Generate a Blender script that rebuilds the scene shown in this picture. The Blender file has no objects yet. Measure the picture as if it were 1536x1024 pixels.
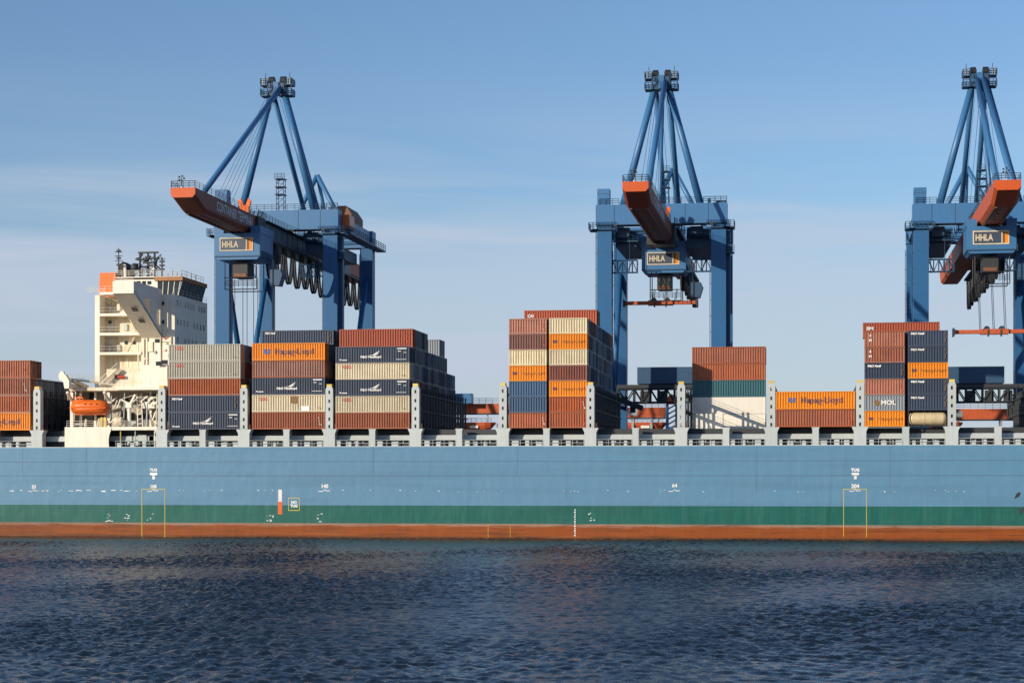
import bpy, math, random
import numpy as np
from mathutils import Vector

R = math.radians
SC = bpy.context.scene
COL = SC.collection
random.seed(11)

# ------------------------------------------------------------------ camera
F_PX, CX, HY = 2900.0, 768.0, 720.0
TH = math.atan(0.1566)
CT, ST = math.cos(TH), math.sin(TH)
YC, HC = 304.8, 9.3
cd = bpy.data.cameras.new('camera')
cam = bpy.data.objects.new('camera', cd)
COL.objects.link(cam)
cam.location = (0, -YC, HC)
cam.rotation_euler = (R(90), 0, TH)
cd.sensor_width = 36
cd.sensor_fit = 'HORIZONTAL'
cd.lens = 36 * F_PX / 1536
cd.shift_y = (HY - 512) / 1536
cd.clip_start, cd.clip_end = 0.5, 20000
SC.camera = cam

# ------------------------------------------------------------------ world and sun
SUN_AZ, SUN_EL = 43.0, 15.0          # degrees left of the ship's side normal, height
w = bpy.data.worlds.new('World')
SC.world = w
w.use_nodes = True
nt = w.node_tree
nt.nodes.clear()
N = nt.nodes.new
out = N('ShaderNodeOutputWorld')
bg = N('ShaderNodeBackground')
bg.inputs['Strength'].default_value = 0.1
sky = N('ShaderNodeTexSky')
sky.sky_type = 'NISHITA'
sky.sun_disc = False
sky.sun_elevation = R(SUN_EL)
sky.sun_rotation = R(180 + SUN_AZ)
sky.air_density = 1.0
sky.dust_density = 0.6
sky.ozone_density = 2.5
tc = N('ShaderNodeTexCoord')
sep = N('ShaderNodeSeparateXYZ')
nt.links.new(tc.outputs['Generated'], sep.inputs[0])
mp = N('ShaderNodeMapping')
mp.inputs['Scale'].default_value = (4, 4, 46)
nt.links.new(tc.outputs['Generated'], mp.inputs[0])
nz = N('ShaderNodeTexNoise')
nz.inputs['Scale'].default_value = 1.0
nz.inputs['Detail'].default_value = 5
nz.inputs['Roughness'].default_value = 0.5
nz.inputs['Distortion'].default_value = 0.4
nt.links.new(mp.outputs[0], nz.inputs['Vector'])
# thin cloud veil: a bank low in the sky whose edge the noise breaks up, thin streaks above it
addz = N('ShaderNodeMath'); addz.operation = 'MULTIPLY_ADD'
nt.links.new(nz.outputs['Fac'], addz.inputs[0]); addz.inputs[1].default_value = -0.105
nt.links.new(sep.outputs['Z'], addz.inputs[2])
mr = N('ShaderNodeMapRange'); mr.interpolation_type = 'SMOOTHSTEP'
mr.inputs['From Min'].default_value = 0.105; mr.inputs['From Max'].default_value = 0.04
mr.inputs['To Min'].default_value = 0.0; mr.inputs['To Max'].default_value = 0.6
nt.links.new(addz.outputs[0], mr.inputs['Value'])
mix = N('ShaderNodeMix'); mix.data_type = 'RGBA'
nt.links.new(mr.outputs[0], mix.inputs['Factor'])
tint = N('ShaderNodeMix'); tint.data_type = 'RGBA'; tint.blend_type = 'MULTIPLY'
tint.inputs['Factor'].default_value = 1.0
nt.links.new(sky.outputs[0], tint.inputs['A'])
tint.inputs['B'].default_value = (1.10, 1.21, 1.40, 1)
nt.links.new(tint.outputs['Result'], mix.inputs['A'])
mp2 = N('ShaderNodeMapping'); mp2.inputs['Scale'].default_value = (1.3, 1.3, 15); mp2.inputs['Location'].default_value = (3.1, 1.7, .4)
mp2.inputs['Rotation'].default_value = (R(1.2), 0, 0)
nt.links.new(tc.outputs['Generated'], mp2.inputs[0])
nz2 = N('ShaderNodeTexNoise'); nz2.inputs['Scale'].default_value = 1.6; nz2.inputs['Detail'].default_value = 4; nz2.inputs['Roughness'].default_value = .55; nz2.inputs['Distortion'].default_value = .8
nt.links.new(mp2.outputs[0], nz2.inputs['Vector'])
st1 = N('ShaderNodeMapRange'); st1.interpolation_type = 'SMOOTHSTEP'
st1.inputs['From Min'].default_value = .42; st1.inputs['From Max'].default_value = .72; st1.inputs['To Max'].default_value = .5
nt.links.new(nz2.outputs['Fac'], st1.inputs['Value'])
st2 = N('ShaderNodeMapRange'); st2.interpolation_type = 'SMOOTHSTEP'
st2.inputs['From Min'].default_value = .22; st2.inputs['From Max'].default_value = .11
nt.links.new(sep.outputs['Z'], st2.inputs['Value'])
st3 = N('ShaderNodeMath'); st3.operation = 'MULTIPLY'
nt.links.new(st1.outputs[0], st3.inputs[0]); nt.links.new(st2.outputs[0], st3.inputs[1])
st4 = N('ShaderNodeMath'); st4.operation = 'ADD'; st4.use_clamp = True
nt.links.new(mr.outputs[0], st4.inputs[0]); nt.links.new(st3.outputs[0], st4.inputs[1])
nt.links.new(st4.outputs[0], mix.inputs['Factor'])
mix.inputs['B'].default_value = (5.2, 5.9, 7.2, 1)
nt.links.new(mix.outputs['Result'], bg.inputs['Color'])
nt.links.new(bg.outputs[0], out.inputs[0])

sl = bpy.data.lights.new('sun', 'SUN')
sl.energy = 4.8
sl.angle = R(0.5)
sl.color = (1.0, 0.87, 0.69)
sun = bpy.data.objects.new('sun', sl)
COL.objects.link(sun)
sdir = Vector((-math.sin(R(SUN_AZ)) * math.cos(R(SUN_EL)), -math.cos(R(SUN_AZ)) * math.cos(R(SUN_EL)), math.sin(R(SUN_EL))))
sun.rotation_euler = sdir.to_track_quat('Z', 'Y').to_euler()
sun.location = (-100, -200, 120)

SC.view_settings.view_transform = 'Standard'
SC.view_settings.look = 'None'
SC.view_settings.exposure = 0.0
SC.view_settings.gamma = 1.0
SC.cycles.max_bounces = 6
SC.cycles.use_denoising = True
SC.cycles.denoising_prefilter = 'NONE'
SC.cycles.sample_clamp_indirect = 6

# ------------------------------------------------------------------ helpers
def at(px, py, Y):
    """the point on the plane y = Y whose place in the photograph (1536 wide) is px, py"""
    u = (px - CX) / F_PX
    t = (Y + YC) / (CT + u * ST)
    return Vector((t * (-ST + u * CT), Y, HC + t * (HY - py) / F_PX))
def XP(px, Y): return at(px, 0, Y).x
def ZP(px, py, Y): return at(px, py, Y).z

class MB:
    def __init__(s): s.v, s.f, s.m = [], [], []
    def add(s, vs, fs, m=0):
        n = len(s.v)
        s.v += [tuple(p) for p in vs]
        s.f += [tuple(i + n for i in f) for f in fs]
        s.m += [m] * len(fs)
        return s
    def box(s, x0, x1, y0, y1, z0, z1, m=0):
        return s.add([(x0,y0,z0),(x1,y0,z0),(x1,y1,z0),(x0,y1,z0),(x0,y0,z1),(x1,y0,z1),(x1,y1,z1),(x0,y1,z1)],
                     [(3,2,1,0),(4,5,6,7),(0,1,5,4),(1,2,6,5),(2,3,7,6),(3,0,4,7)], m)
    def tube(s, p, q, r, n=8, r2=None, m=0):
        p, q = Vector(p), Vector(q)
        d = (q - p)
        if d.length < 1e-6: return s
        d.normalize()
        a = d.cross(Vector((0,0,1)) if abs(d.z) < 0.95 else Vector((1,0,0))).normalized()
        b = d.cross(a)
        r2 = r if r2 is None else r2
        vs = []
        for c, rr in ((p, r), (q, r2)):
            for i in range(n):
                t = 2 * math.pi * i / n
                vs.append(c + (a * math.cos(t) + b * math.sin(t)) * rr)
        fs = [(i, (i+1) % n, n + (i+1) % n, n + i) for i in range(n)]
        fs += [tuple(range(n-1, -1, -1)), tuple(range(n, 2*n))]
        return s.add(vs, fs, m)
    def bar(s, p, q, w, h, m=0):
        """rectangular beam between two points, w sideways, h upward"""
        p, q = Vector(p), Vector(q)
        d = (q - p).normalized()
        a = d.cross(Vector((0,0,1)) if abs(d.z) < 0.98 else Vector((0,1,0))).normalized() * (w / 2)
        b = a.cross(d).normalized() * (h / 2)
        vs = [p-a-b, p+a-b, p+a+b, p-a+b, q-a-b, q+a-b, q+a+b, q-a+b]
        return s.add(vs, [(3,2,1,0),(4,5,6,7),(0,1,5,4),(1,2,6,5),(2,3,7,6),(3,0,4,7)], m)
    def path(s, pts, r, n=6, m=0):
        for a, b in zip(pts, pts[1:]): s.tube(a, b, r, n, m=m)
        return s
    def prism(s, pts, axis, c0, c1, m=0):
        """polygon pts (2-D) swept along an axis from c0 to c1; axis y: pts are x,z; axis x: pts are y,z; axis z: pts are x,y"""
        n = len(pts)
        def P(p, c): return {'y': (p[0], c, p[1]), 'x': (c, p[0], p[1]), 'z': (p[0], p[1], c)}[axis]
        vs = [P(p, c0) for p in pts] + [P(p, c1) for p in pts]
        fs = [tuple(range(n)), tuple(range(2*n-1, n-1, -1))]
        fs += [((i+1) % n, i, n + i, n + (i+1) % n) for i in range(n)]
        return s.add(vs, fs, m)
    def loft(s, rings, m=0, cap=True):
        n = len(rings[0]); vs = [p for r in rings for p in r]; fs = []
        for k in range(len(rings) - 1):
            for i in range(n):
                fs.append((k*n+i, k*n+(i+1) % n, (k+1)*n+(i+1) % n, (k+1)*n+i))
        if cap: fs += [tuple(range(n-1, -1, -1)), tuple(range((len(rings)-1)*n, len(rings)*n))]
        return s.add(vs, fs, m)
    def rail(s, p, q, h=1.05, step=1.6, r=0.035, bars=3):
        p, q = Vector(p), Vector(q)
        n = max(1, round((q - p).length / step))
        for i in range(n + 1):
            c = p.lerp(q, i / n)
            s.tube(c, c + Vector((0,0,h)), r, 4)
        for k in range(1, bars + 1):
            z = Vector((0,0,h * k / bars))
            s.tube(p + z, q + z, r, 4)
        return s
    def truss(s, p, q, h, w, n, r=0.08):
        p, q = Vector(p), Vector(q)
        d = (q - p).normalized()
        sd = d.cross(Vector((0,0,1))).normalized() * (w / 2)
        up = Vector((0,0,h))
        for a in (-sd, sd):
            s.tube(p+a, q+a, r, 5); s.tube(p+a+up, q+a+up, r, 5)
            for i in range(n):
                c0, c1 = p.lerp(q, i/n)+a, p.lerp(q, (i+1)/n)+a
                s.tube(c0, c0+up, r*.8, 4)
                s.tube(c0 if i % 2 else c0+up, c1+up if i % 2 else c1, r*.7, 4)
            s.tube(q+a, q+a+up, r*.8, 4)
        return s
    def mesh(s, name, mats, off=None, smooth=False):
        me = bpy.data.meshes.new(name)
        v = s.v if off is None else [(x-off[0], y-off[1], z-off[2]) for x, y, z in s.v]
        me.from_pydata(v, [], s.f)
        for m in (mats if isinstance(mats, (list, tuple)) else [mats]): me.materials.append(m)
        me.polygons.foreach_set('material_index', s.m)
        if smooth:
            me.polygons.foreach_set('use_smooth', [True] * len(s.f))
        me.update()
        return me
    def build(s, name, mats, parent=None, off=None, smooth=False):
        o = bpy.data.objects.new(name, s.mesh(name, mats, off, smooth))
        COL.objects.link(o)
        if parent is not None: o.parent = parent
        return o

def tag(o, label=None, cat=None, group=None, kind=None):
    for k, v in (('label', label), ('category', cat), ('group', group), ('kind', kind)):
        if v: o[k] = v
    return o
def empty(name, loc, label, cat, group=None):
    o = bpy.data.objects.new(name, None)
    o.empty_display_size = 1
    COL.objects.link(o)
    o.location = loc
    return tag(o, label, cat, group)
def link_mesh(name, me, parent=None, loc=(0,0,0), rot=(0,0,0)):
    o = bpy.data.objects.new(name, me)
    COL.objects.link(o)
    o.location = loc; o.rotation_euler = rot
    if parent is not None: o.parent = parent
    return o

# ------------------------------------------------------------------ materials
def paint(name, col, rough=0.5, dirt=0.25, dirt_col=None, streak=0.25, vary=0.12, scale=0.6, metal=0.0, spec=0.5, bump=0.0, rust=0.0, spread=0.0):
    m = bpy.data.materials.new(name)
    m.use_nodes = True
    t = m.node_tree; L = t.links.new; n = t.nodes.new
    b = t.nodes['Principled BSDF']
    b.inputs['Metallic'].default_value = metal
    b.inputs['Specular IOR Level'].default_value = spec
    co = n('ShaderNodeTexCoord'); oi = n('ShaderNodeObjectInfo')
    off = n('ShaderNodeVectorMath'); off.operation = 'MULTIPLY_ADD'
    cmb = n('ShaderNodeCombineXYZ')
    for i in range(3): L(oi.outputs['Random'], cmb.inputs[i])
    L(cmb.outputs[0], off.inputs[0]); off.inputs[1].default_value = (91, 57, 73); L(co.outputs['Object'], off.inputs[2])
    n1 = n('ShaderNodeTexNoise'); n1.inputs['Scale'].default_value = scale; n1.inputs['Detail'].default_value = 6; n1.inputs['Roughness'].default_value = .65
    L(off.outputs[0], n1.inputs['Vector'])
    mp = n('ShaderNodeMapping'); mp.inputs['Scale'].default_value = (2.4, 2.4, .16); L(off.outputs[0], mp.inputs[0])
    n2 = n('ShaderNodeTexNoise'); n2.inputs['Scale'].default_value = 1.0; n2.inputs['Detail'].default_value = 4; L(mp.outputs[0], n2.inputs['Vector'])
    def ramp(src, lo, hi, amt):
        r = n('ShaderNodeMapRange'); r.inputs['From Min'].default_value = lo; r.inputs['From Max'].default_value = hi
        r.inputs['To Max'].default_value = amt; L(src, r.inputs['Value']); return r.outputs[0]
    d = dirt_col or tuple(c * .45 + .02 for c in col)
    def mixc(fac, a, bcol):
        x = n('ShaderNodeMix'); x.data_type = 'RGBA'; L(fac, x.inputs['Factor'])
        if isinstance(a, tuple): x.inputs['A'].default_value = a + (1,)
        else: L(a, x.inputs['A'])
        x.inputs['B'].default_value = bcol + (1,)
        return x.outputs['Result']
    c = mixc(ramp(n1.outputs['Fac'], .45, .75, dirt), col, d)
    c = mixc(ramp(n2.outputs['Fac'], .5, .75, streak), c, d)
    if rust:
        n3 = n('ShaderNodeTexNoise'); n3.inputs['Scale'].default_value = 2.2; n3.inputs['Detail'].default_value = 8; n3.inputs['Roughness'].default_value = .75
        L(off.outputs[0], n3.inputs['Vector'])
        c = mixc(ramp(n3.outputs['Fac'], .6, .72, rust), c, (.16, .06, .025))
    if vary:
        hv = n('ShaderNodeHueSaturation'); L(c, hv.inputs['Color'])
        r = n('ShaderNodeMapRange'); r.inputs['To Min'].default_value = 1 - vary; r.inputs['To Max'].default_value = 1 + vary
        L(oi.outputs['Random'], r.inputs['Value']); L(r.outputs[0], hv.inputs['Value'])
        if spread:
            r2 = n('ShaderNodeMapRange'); r2.inputs['To Min'].default_value = 1 - spread; r2.inputs['To Max'].default_value = 1 + spread * .4
            fr = n('ShaderNodeMath'); fr.operation = 'FRACT'; ml = n('ShaderNodeMath'); ml.operation = 'MULTIPLY'; ml.inputs[1].default_value = 7.31
            L(oi.outputs['Random'], ml.inputs[0]); L(ml.outputs[0], fr.inputs[0]); L(fr.outputs[0], r2.inputs['Value']); L(r2.outputs[0], hv.inputs['Saturation'])
        c = hv.outputs[0]
    L(c, b.inputs['Base Color'])
    rr = n('ShaderNodeMapRange'); rr.inputs['To Min'].default_value = max(.05, rough - .1); rr.inputs['To Max'].default_value = min(1, rough + .15)
    L(n1.outputs['Fac'], rr.inputs['Value']); L(rr.outputs[0], b.inputs['Roughness'])
    if bump:
        bp = n('ShaderNodeBump'); bp.inputs['Strength'].default_value = bump; bp.inputs['Distance'].default_value = .05
        L(n1.outputs['Fac'], bp.inputs['Height']); L(bp.outputs[0], b.inputs['Normal'])
    return m

M = {}
M['brown'] = paint('brown container paint', (.385, .112, .05), .55, .6, streak=.5, rust=.6, spread=.3, vary=.2)
M['maroon'] = paint('maroon container paint', (.25, .062, .036), .55, .6, streak=.5, rust=.5, spread=.3, vary=.16)
M['red'] = paint('red container paint', (.38, .088, .044), .55, .35, streak=.3, rust=.35)
M['orange'] = paint('orange container paint', (.78, .26, .012), .5, .22, streak=.22, rust=.3, vary=.06)
M['navy'] = paint('navy container paint', (.042, .062, .105), .5, .3, streak=.25, rust=.2)
M['beige'] = paint('beige container paint', (.62, .55, .40), .55, .3, dirt_col=(.33, .25, .15), streak=.4, rust=.3)
M['greybeige'] = paint('grey beige container paint', (.47, .45, .38), .55, .25, dirt_col=(.28, .24, .18), streak=.3, rust=.15)
M['cream'] = paint('cream container paint', (.68, .60, .42), .55, .35, dirt_col=(.36, .26, .14), streak=.5, rust=.55)
M['blue'] = paint('blue container paint', (.058, .12, .22), .5, .3, streak=.3, rust=.2)
M['teal'] = paint('teal container paint', (.035, .125, .15), .5, .25, streak=.25, rust=.15)
M['grey'] = paint('grey container paint', (.27, .30, .33), .5, .3, streak=.3, rust=.15)
M['slate'] = paint('slate container paint', (.18, .21, .24), .5, .3, streak=.3, rust=.25)
M['white'] = paint('white container paint', (.80, .76, .66), .45, .12, dirt_col=(.45, .4, .32), streak=.18, vary=.03)
M['ink_white'] = paint('white lettering', (.8, .8, .78), .6, .2, streak=.1)
M['ink_cream'] = paint('cream lettering', (.55, .48, .34), .6, .3, streak=.2)
M['ink_red'] = paint('red lettering', (.55, .05, .03), .6, .2, streak=.1)
M['ink_blue'] = paint('dark blue lettering', (.03, .05, .12), .6, .15, streak=.1)
M['ink_mid'] = paint('bright blue lettering', (.03, .14, .42), .6, .15, streak=.1)
M['ink_yellow'] = paint('yellow lettering', (.62, .48, .06), .6, .2, streak=.1)
M['ink_faded'] = paint('faded brown lettering', (.25, .12, .03), .6, .3, streak=.2)
M['ink_orange'] = paint('orange lettering', (.62, .12, .02), .6, .2, streak=.1)
M['hull_blue'] = paint('pale blue hull paint', (.098, .234, .372), .5, .14, dirt_col=(.085, .19, .29), spec=.35, streak=.22, vary=0, scale=.08, bump=.15)
M['hull_green'] = paint('green hull paint', (.006, .104, .088), .5, .2, dirt_col=(.05, .16, .13), streak=.3, vary=0, scale=.1, spec=.3)
M['ship_grey'] = paint('light grey deck steel', (.47, .52, .53), .5, .2, dirt_col=(.3, .3, .27), streak=.3, vary=.05)
M['house'] = paint('cream superstructure paint', (.82, .77, .66), .45, .14, dirt_col=(.5, .36, .17), streak=.3, vary=.03, scale=.35)
M['house_worn'] = paint('rust stained superstructure paint', (.77, .70, .56), .5, .75, dirt_col=(.48, .32, .11), streak=.6, vary=.03, scale=.5)
M['dark'] = paint('dark weathered steel', (.03, .034, .04), .55, .3, streak=.2)
M['black'] = paint('black rubber', (.012, .013, .015), .6, .2, streak=.1, vary=0)
M['glass'] = paint('dark window glass', (.015, .022, .03), .08, .1, streak=.1, vary=0, spec=.6)
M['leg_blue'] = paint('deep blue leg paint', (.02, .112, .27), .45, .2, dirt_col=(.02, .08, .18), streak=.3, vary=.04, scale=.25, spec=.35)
M['boom_shaded'] = paint('shade-darkened orange boom paint', (.27, .058, .022), .6, .4, dirt_col=(.12, .035, .02), streak=.45, vary=.04, rust=.3)  # darker copy of crane orange; side shade is put into the base colour
M['tip_orange'] = paint('bright orange boom end', (.58, .085, .006), .5, .25, dirt_col=(.3, .06, .02), streak=.3, vary=.02)
M['fascia'] = paint('orange brown fascia', (.33, .14, .04), .5, .2)
M['boat_wall'] = paint('shaded deck bulkhead paint', (.46, .43, .37), .6, .5, dirt_col=(.2, .16, .1), streak=.5, vary=.03)  # cream toned down in colour for recess shade, dirt and streaks on top
M['crane_blue'] = paint('blue crane paint', (.042, .158, .345), .42, .18, dirt_col=(.035, .10, .2), streak=.28, vary=.04, scale=.25)
M['crane_navy'] = paint('dark blue crane paint', (.022, .075, .15), .5, .3, streak=.3, vary=.05)
M['girder_grey'] = paint('grey girder paint', (.13, .16, .19), .5, .35, streak=.4, vary=.04)
M['crane_orange'] = paint('orange crane paint', (.5, .092, .024), .55, .35, dirt_col=(.25, .05, .02), streak=.45, vary=.04, rust=.3)
M['rust_brown'] = paint('brown roof paint', (.20, .08, .035), .6, .4, streak=.3)
M['lifeboat'] = paint('lifeboat orange', (.78, .145, .008), .35, .12, streak=.15, vary=.02)
M['yellow'] = paint('safety yellow', (.68, .50, .12), .5, .3, streak=.2)
M['steel'] = paint('galvanised steel', (.33, .36, .38), .45, .2, streak=.2, metal=.3)
M['quay'] = paint('quay concrete', (.13, .125, .12), .85, .4, streak=.1, vary=0, scale=.2)
M['deck_red'] = paint('oxide deck paint', (.16, .07, .05), .7, .4, vary=0)
M['tank'] = paint('cream tank lagging', (.66, .54, .33), .4, .3, dirt_col=(.35, .22, .1), streak=.4, rust=.3)

def hull_bottom_mat():
    m = paint('red oxide hull bottom', (.255, .062, .009), .55, .35, dirt_col=(.24, .06, .03), streak=.25, vary=0, scale=.5, spec=.25)
    t = m.node_tree; n = t.nodes.new; L = t.links.new
    b = t.nodes['Principled BSDF']
    src = b.inputs['Base Color'].links[0].from_socket
    co = n('ShaderNodeTexCoord'); sp = n('ShaderNodeSeparateXYZ'); L(co.outputs['Object'], sp.inputs[0])
    mp = n('ShaderNodeMapping'); mp.inputs['Scale'].default_value = (.12, 1, 2.2); L(co.outputs['Object'], mp.inputs[0])
    nz = n('ShaderNodeTexNoise'); nz.inputs['Scale'].default_value = 1.2; nz.inputs['Detail'].default_value = 8; nz.inputs['Roughness'].default_value = .7
    L(mp.outputs[0], nz.inputs['Vector'])
    def mixin(src, lo, hi, amt, col, gain):
        a = n('ShaderNodeMath'); a.operation = 'MULTIPLY_ADD'; L(nz.outputs['Fac'], a.inputs[0]); a.inputs[1].default_value = gain; L(sp.outputs['Z'], a.inputs[2])
        r = n('ShaderNodeMapRange'); r.inputs['From Min'].default_value = lo; r.inputs['From Max'].default_value = hi; r.inputs['To Max'].default_value = amt
        L(a.outputs[0], r.inputs['Value'])
        x = n('ShaderNodeMix'); x.data_type = 'RGBA'; L(r.outputs[0], x.inputs['Factor']); L(src, x.inputs['A']); x.inputs['B'].default_value = col + (1,)
        return x.outputs['Result']
    s = mixin(src, 2.62, 2.9, .9, (.30, .20, .15), 1.6)          # worn, salty upper edge of the boot top
    s = mixin(s, .75, .45, .85, (.05, .035, .02), .6)            # weed and wet dirt at the waterline
    L(s, b.inputs['Base Color'])
    return m
M['hull_red'] = hull_bottom_mat()
def weather(m, pale, dark, amt_p, amt_d, strake, k=0.0, flat=False):
    t = m.node_tree; n = t.nodes.new; L = t.links.new
    b = t.nodes['Principled BSDF']; src = b.inputs['Base Color'].links[0].from_socket
    co = n('ShaderNodeTexCoord')
    def layer(src, scale, lo, hi, amt, col, detail=5):
        mp = n('ShaderNodeMapping'); mp.inputs['Scale'].default_value = scale; L(co.outputs['Object'], mp.inputs[0])
        nz = n('ShaderNodeTexNoise'); nz.inputs['Scale'].default_value = 1; nz.inputs['Detail'].default_value = detail; nz.inputs['Roughness'].default_value = .6; L(mp.outputs[0], nz.inputs['Vector'])
        r = n('ShaderNodeMapRange'); r.inputs['From Min'].default_value = lo; r.inputs['From Max'].default_value = hi; r.inputs['To Max'].default_value = amt; L(nz.outputs['Fac'], r.inputs['Value'])
        x = n('ShaderNodeMix'); x.data_type = 'RGBA'; L(r.outputs[0], x.inputs['Factor']); L(src, x.inputs['A']); x.inputs['B'].default_value = col + (1,)
        return x.outputs['Result'], nz
    s, _ = layer(src, (1.1, 1, .07), .56-k, .8-2*k, amt_p, pale)
    s, _ = layer(s, (.7, 1, .05), .58-k, .8-2*k, amt_d, dark)
    s, _ = layer(s, (.02, 1, .42), .5, .62, strake, dark, 2)
    s, _ = layer(s, (.09, 1, .9), .62-k, .74-k, amt_p * .7, pale)
    s, _ = layer(s, (2.2, 1, .2), .70, .78, .4, (.19, .12, .075))
    if flat:
        s, _ = layer(s, (.11, 1, 1.9), .52, .68, .75, dark)
        s, _ = layer(s, (.45, 1, 2.6), .60, .70, .5, dark)
        s, _ = layer(s, (.07, 1, 2.4), .54, .70, .6, pale)
    L(s, b.inputs['Base Color'])
    mp = n('ShaderNodeMapping'); mp.inputs['Scale'].default_value = (.55, 1, .4); L(co.outputs['Object'], mp.inputs[0])
    nz = n('ShaderNodeTexNoise'); nz.inputs['Scale'].default_value = 1; nz.inputs['Detail'].default_value = 2; L(mp.outputs[0], nz.inputs['Vector'])
    bp = n('ShaderNodeBump'); bp.inputs['Strength'].default_value = .5; bp.inputs['Distance'].default_value = .12; L(nz.outputs['Fac'], bp.inputs['Height']); L(bp.outputs[0], b.inputs['Normal'])
weather(M['hull_blue'], (.15, .28, .38), (.07, .165, .26), .5, .45, .3)
weather(M['hull_green'], (.035, .16, .14), (.01, .07, .06), .55, .55, .25, .04)
weather(M['hull_red'], (.33, .10, .022), (.10, .035, .014), .35, .3, .35, .03, True)

def water_mat():
    m = bpy.data.materials.new('river water')
    m.use_nodes = True
    t = m.node_tree; n = t.nodes.new; L = t.links.new
    b = t.nodes['Principled BSDF']
    b.inputs['Base Color'].default_value = (.0085, .0155, .024, 1)
    b.inputs['Roughness'].default_value = .12
    b.inputs['IOR'].default_value = 1.33
    b.inputs['Specular IOR Level'].default_value = .36
    co = n('ShaderNodeTexCoord')
    mp = n('ShaderNodeMapping'); mp.inputs['Scale'].default_value = (1.0, .8, 1); L(co.outputs['Object'], mp.inputs[0])
    nz = n('ShaderNodeTexNoise'); nz.inputs['Scale'].default_value = 3.6; nz.inputs['Detail'].default_value = 4; nz.inputs['Roughness'].default_value = .6
    L(mp.outputs[0], nz.inputs['Vector'])
    bp = n('ShaderNodeBump'); bp.inputs['Strength'].default_value = .75; bp.inputs['Distance'].default_value = .07
    L(nz.outputs['Fac'], bp.inputs['Height']); L(bp.outputs[0], b.inputs['Normal'])
    # gusts: patches of rougher, ruffled water
    n2 = n('ShaderNodeTexNoise'); n2.inputs['Scale'].default_value = .022; n2.inputs['Detail'].default_value = 4
    mp2 = n('ShaderNodeMapping'); mp2.inputs['Scale'].default_value = (.5, 1.6, 1); L(co.outputs['Object'], mp2.inputs[0]); L(mp2.outputs[0], n2.inputs['Vector'])
    r = n('ShaderNodeMapRange'); r.inputs['From Min'].default_value = .35; r.inputs['From Max'].default_value = .65; r.inputs['To Min'].default_value = .08; r.inputs['To Max'].default_value = .22
    L(n2.outputs['Fac'], r.inputs['Value']); L(r.outputs[0], b.inputs['Roughness'])
    # a few breaking crests: small white flecks
    n3 = n('ShaderNodeTexNoise'); n3.inputs['Scale'].default_value = .9; n3.inputs['Detail'].default_value = 6; n3.inputs['Roughness'].default_value = .7
    mp3 = n('ShaderNodeMapping'); mp3.inputs['Scale'].default_value = (.22, .8, 1); L(co.outputs['Object'], mp3.inputs[0]); L(mp3.outputs[0], n3.inputs['Vector'])
    r3 = n('ShaderNodeMapRange'); r3.inputs['From Min'].default_value = .745; r3.inputs['From Max'].default_value = .79; L(n3.outputs['Fac'], r3.inputs['Value'])
    x = n('ShaderNodeMix'); x.data_type = 'RGBA'; L(r3.outputs[0], x.inputs['Factor']); x.inputs['A'].default_value = (.0085, .0155, .024, 1); x.inputs['B'].default_value = (.5, .55, .58, 1)
    L(x.outputs['Result'], b.inputs['Base Color'])
    return m
M['water'] = water_mat()

# ------------------------------------------------------------------ setting: water, quay, ground
def build_water():
    def axis(lo, hi, step, far_lo, far_hi):
        a = list(np.arange(lo, hi, step))
        s, x = step, hi
        up = []
        while x < far_hi: up.append(x); s *= 1.22; x += s
        up.append(far_hi)
        s, x = step, lo
        dn = []
        while x > far_lo: s *= 1.22; x -= s; dn.append(max(x, far_lo))
        return np.array(dn[::-1] + a + up)
    xs = axis(-146, 48, .20, -6000, 6000)
    ys = axis(-228, 1.2, .21, -6000, 47.4)
    X, Y = np.meshgrid(xs, ys)
    rng = np.random.default_rng(5)
    Zw = np.zeros_like(X)
    # a slow modulation makes groups of higher and lower waves
    g = np.ones_like(X)
    for _ in range(9):
        k = 2*math.pi/rng.uniform(22, 90); a = rng.uniform(0, math.pi)
        g += .16*np.sin(k*(X*math.cos(a)+Y*math.sin(a)*1.7)+rng.uniform(0, 6.28))
    g = np.clip(g, .65, 1.6)
    wind = R(58)
    for i in range(72):
        lam = 0.52*(2.1/0.52)**(i/71)
        a = wind + rng.normal(0, .66)
        k = 2*math.pi/lam
        amp = .0074*lam**.95*rng.uniform(.5, 1.3)
        ph = k*(X*math.cos(a)+Y*math.sin(a))+rng.uniform(0, 6.28)
        Zw += amp*(np.sin(ph)+.25*np.sin(2*ph+1.57))
    fade = np.clip((X+190)/40, 0, 1)*np.clip((95-X)/40, 0, 1)*np.clip((Y+290)/60, 0, 1)
    Zw *= g*fade
    nx, ny = len(xs), len(ys)
    co = np.stack([X, Y, Zw], -1).reshape(-1, 3)
    i = np.arange(nx*ny).reshape(ny, nx)
    f = np.stack([i[:-1, :-1], i[:-1, 1:], i[1:, 1:], i[1:, :-1]], -1).reshape(-1, 4)
    me = bpy.data.meshes.new('water')
    me.vertices.add(len(co)); me.vertices.foreach_set('co', co.ravel())
    me.loops.add(f.size); me.loops.foreach_set('vertex_index', f.ravel().astype(np.int32))
    me.polygons.add(len(f)); me.polygons.foreach_set('loop_start', np.arange(0, f.size, 4, dtype=np.int32))
    me.polygons.foreach_set('use_smooth', np.ones(len(f), dtype=bool))
    me.update(); me.validate()
    me.materials.append(M['water'])
    o = bpy.data.objects.new('water', me)
    COL.objects.link(o)
    tag(o, kind='structure')
build_water()
GZ = 5.0
tag(MB().box(-6000, 6000, 47.5, 9000, -8, GZ - .3).build('ground', M['quay']), kind='structure')
tag(MB().box(-900, 900, 47.2, 110, -7, GZ).build('quay', M['quay']), kind='structure')

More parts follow.
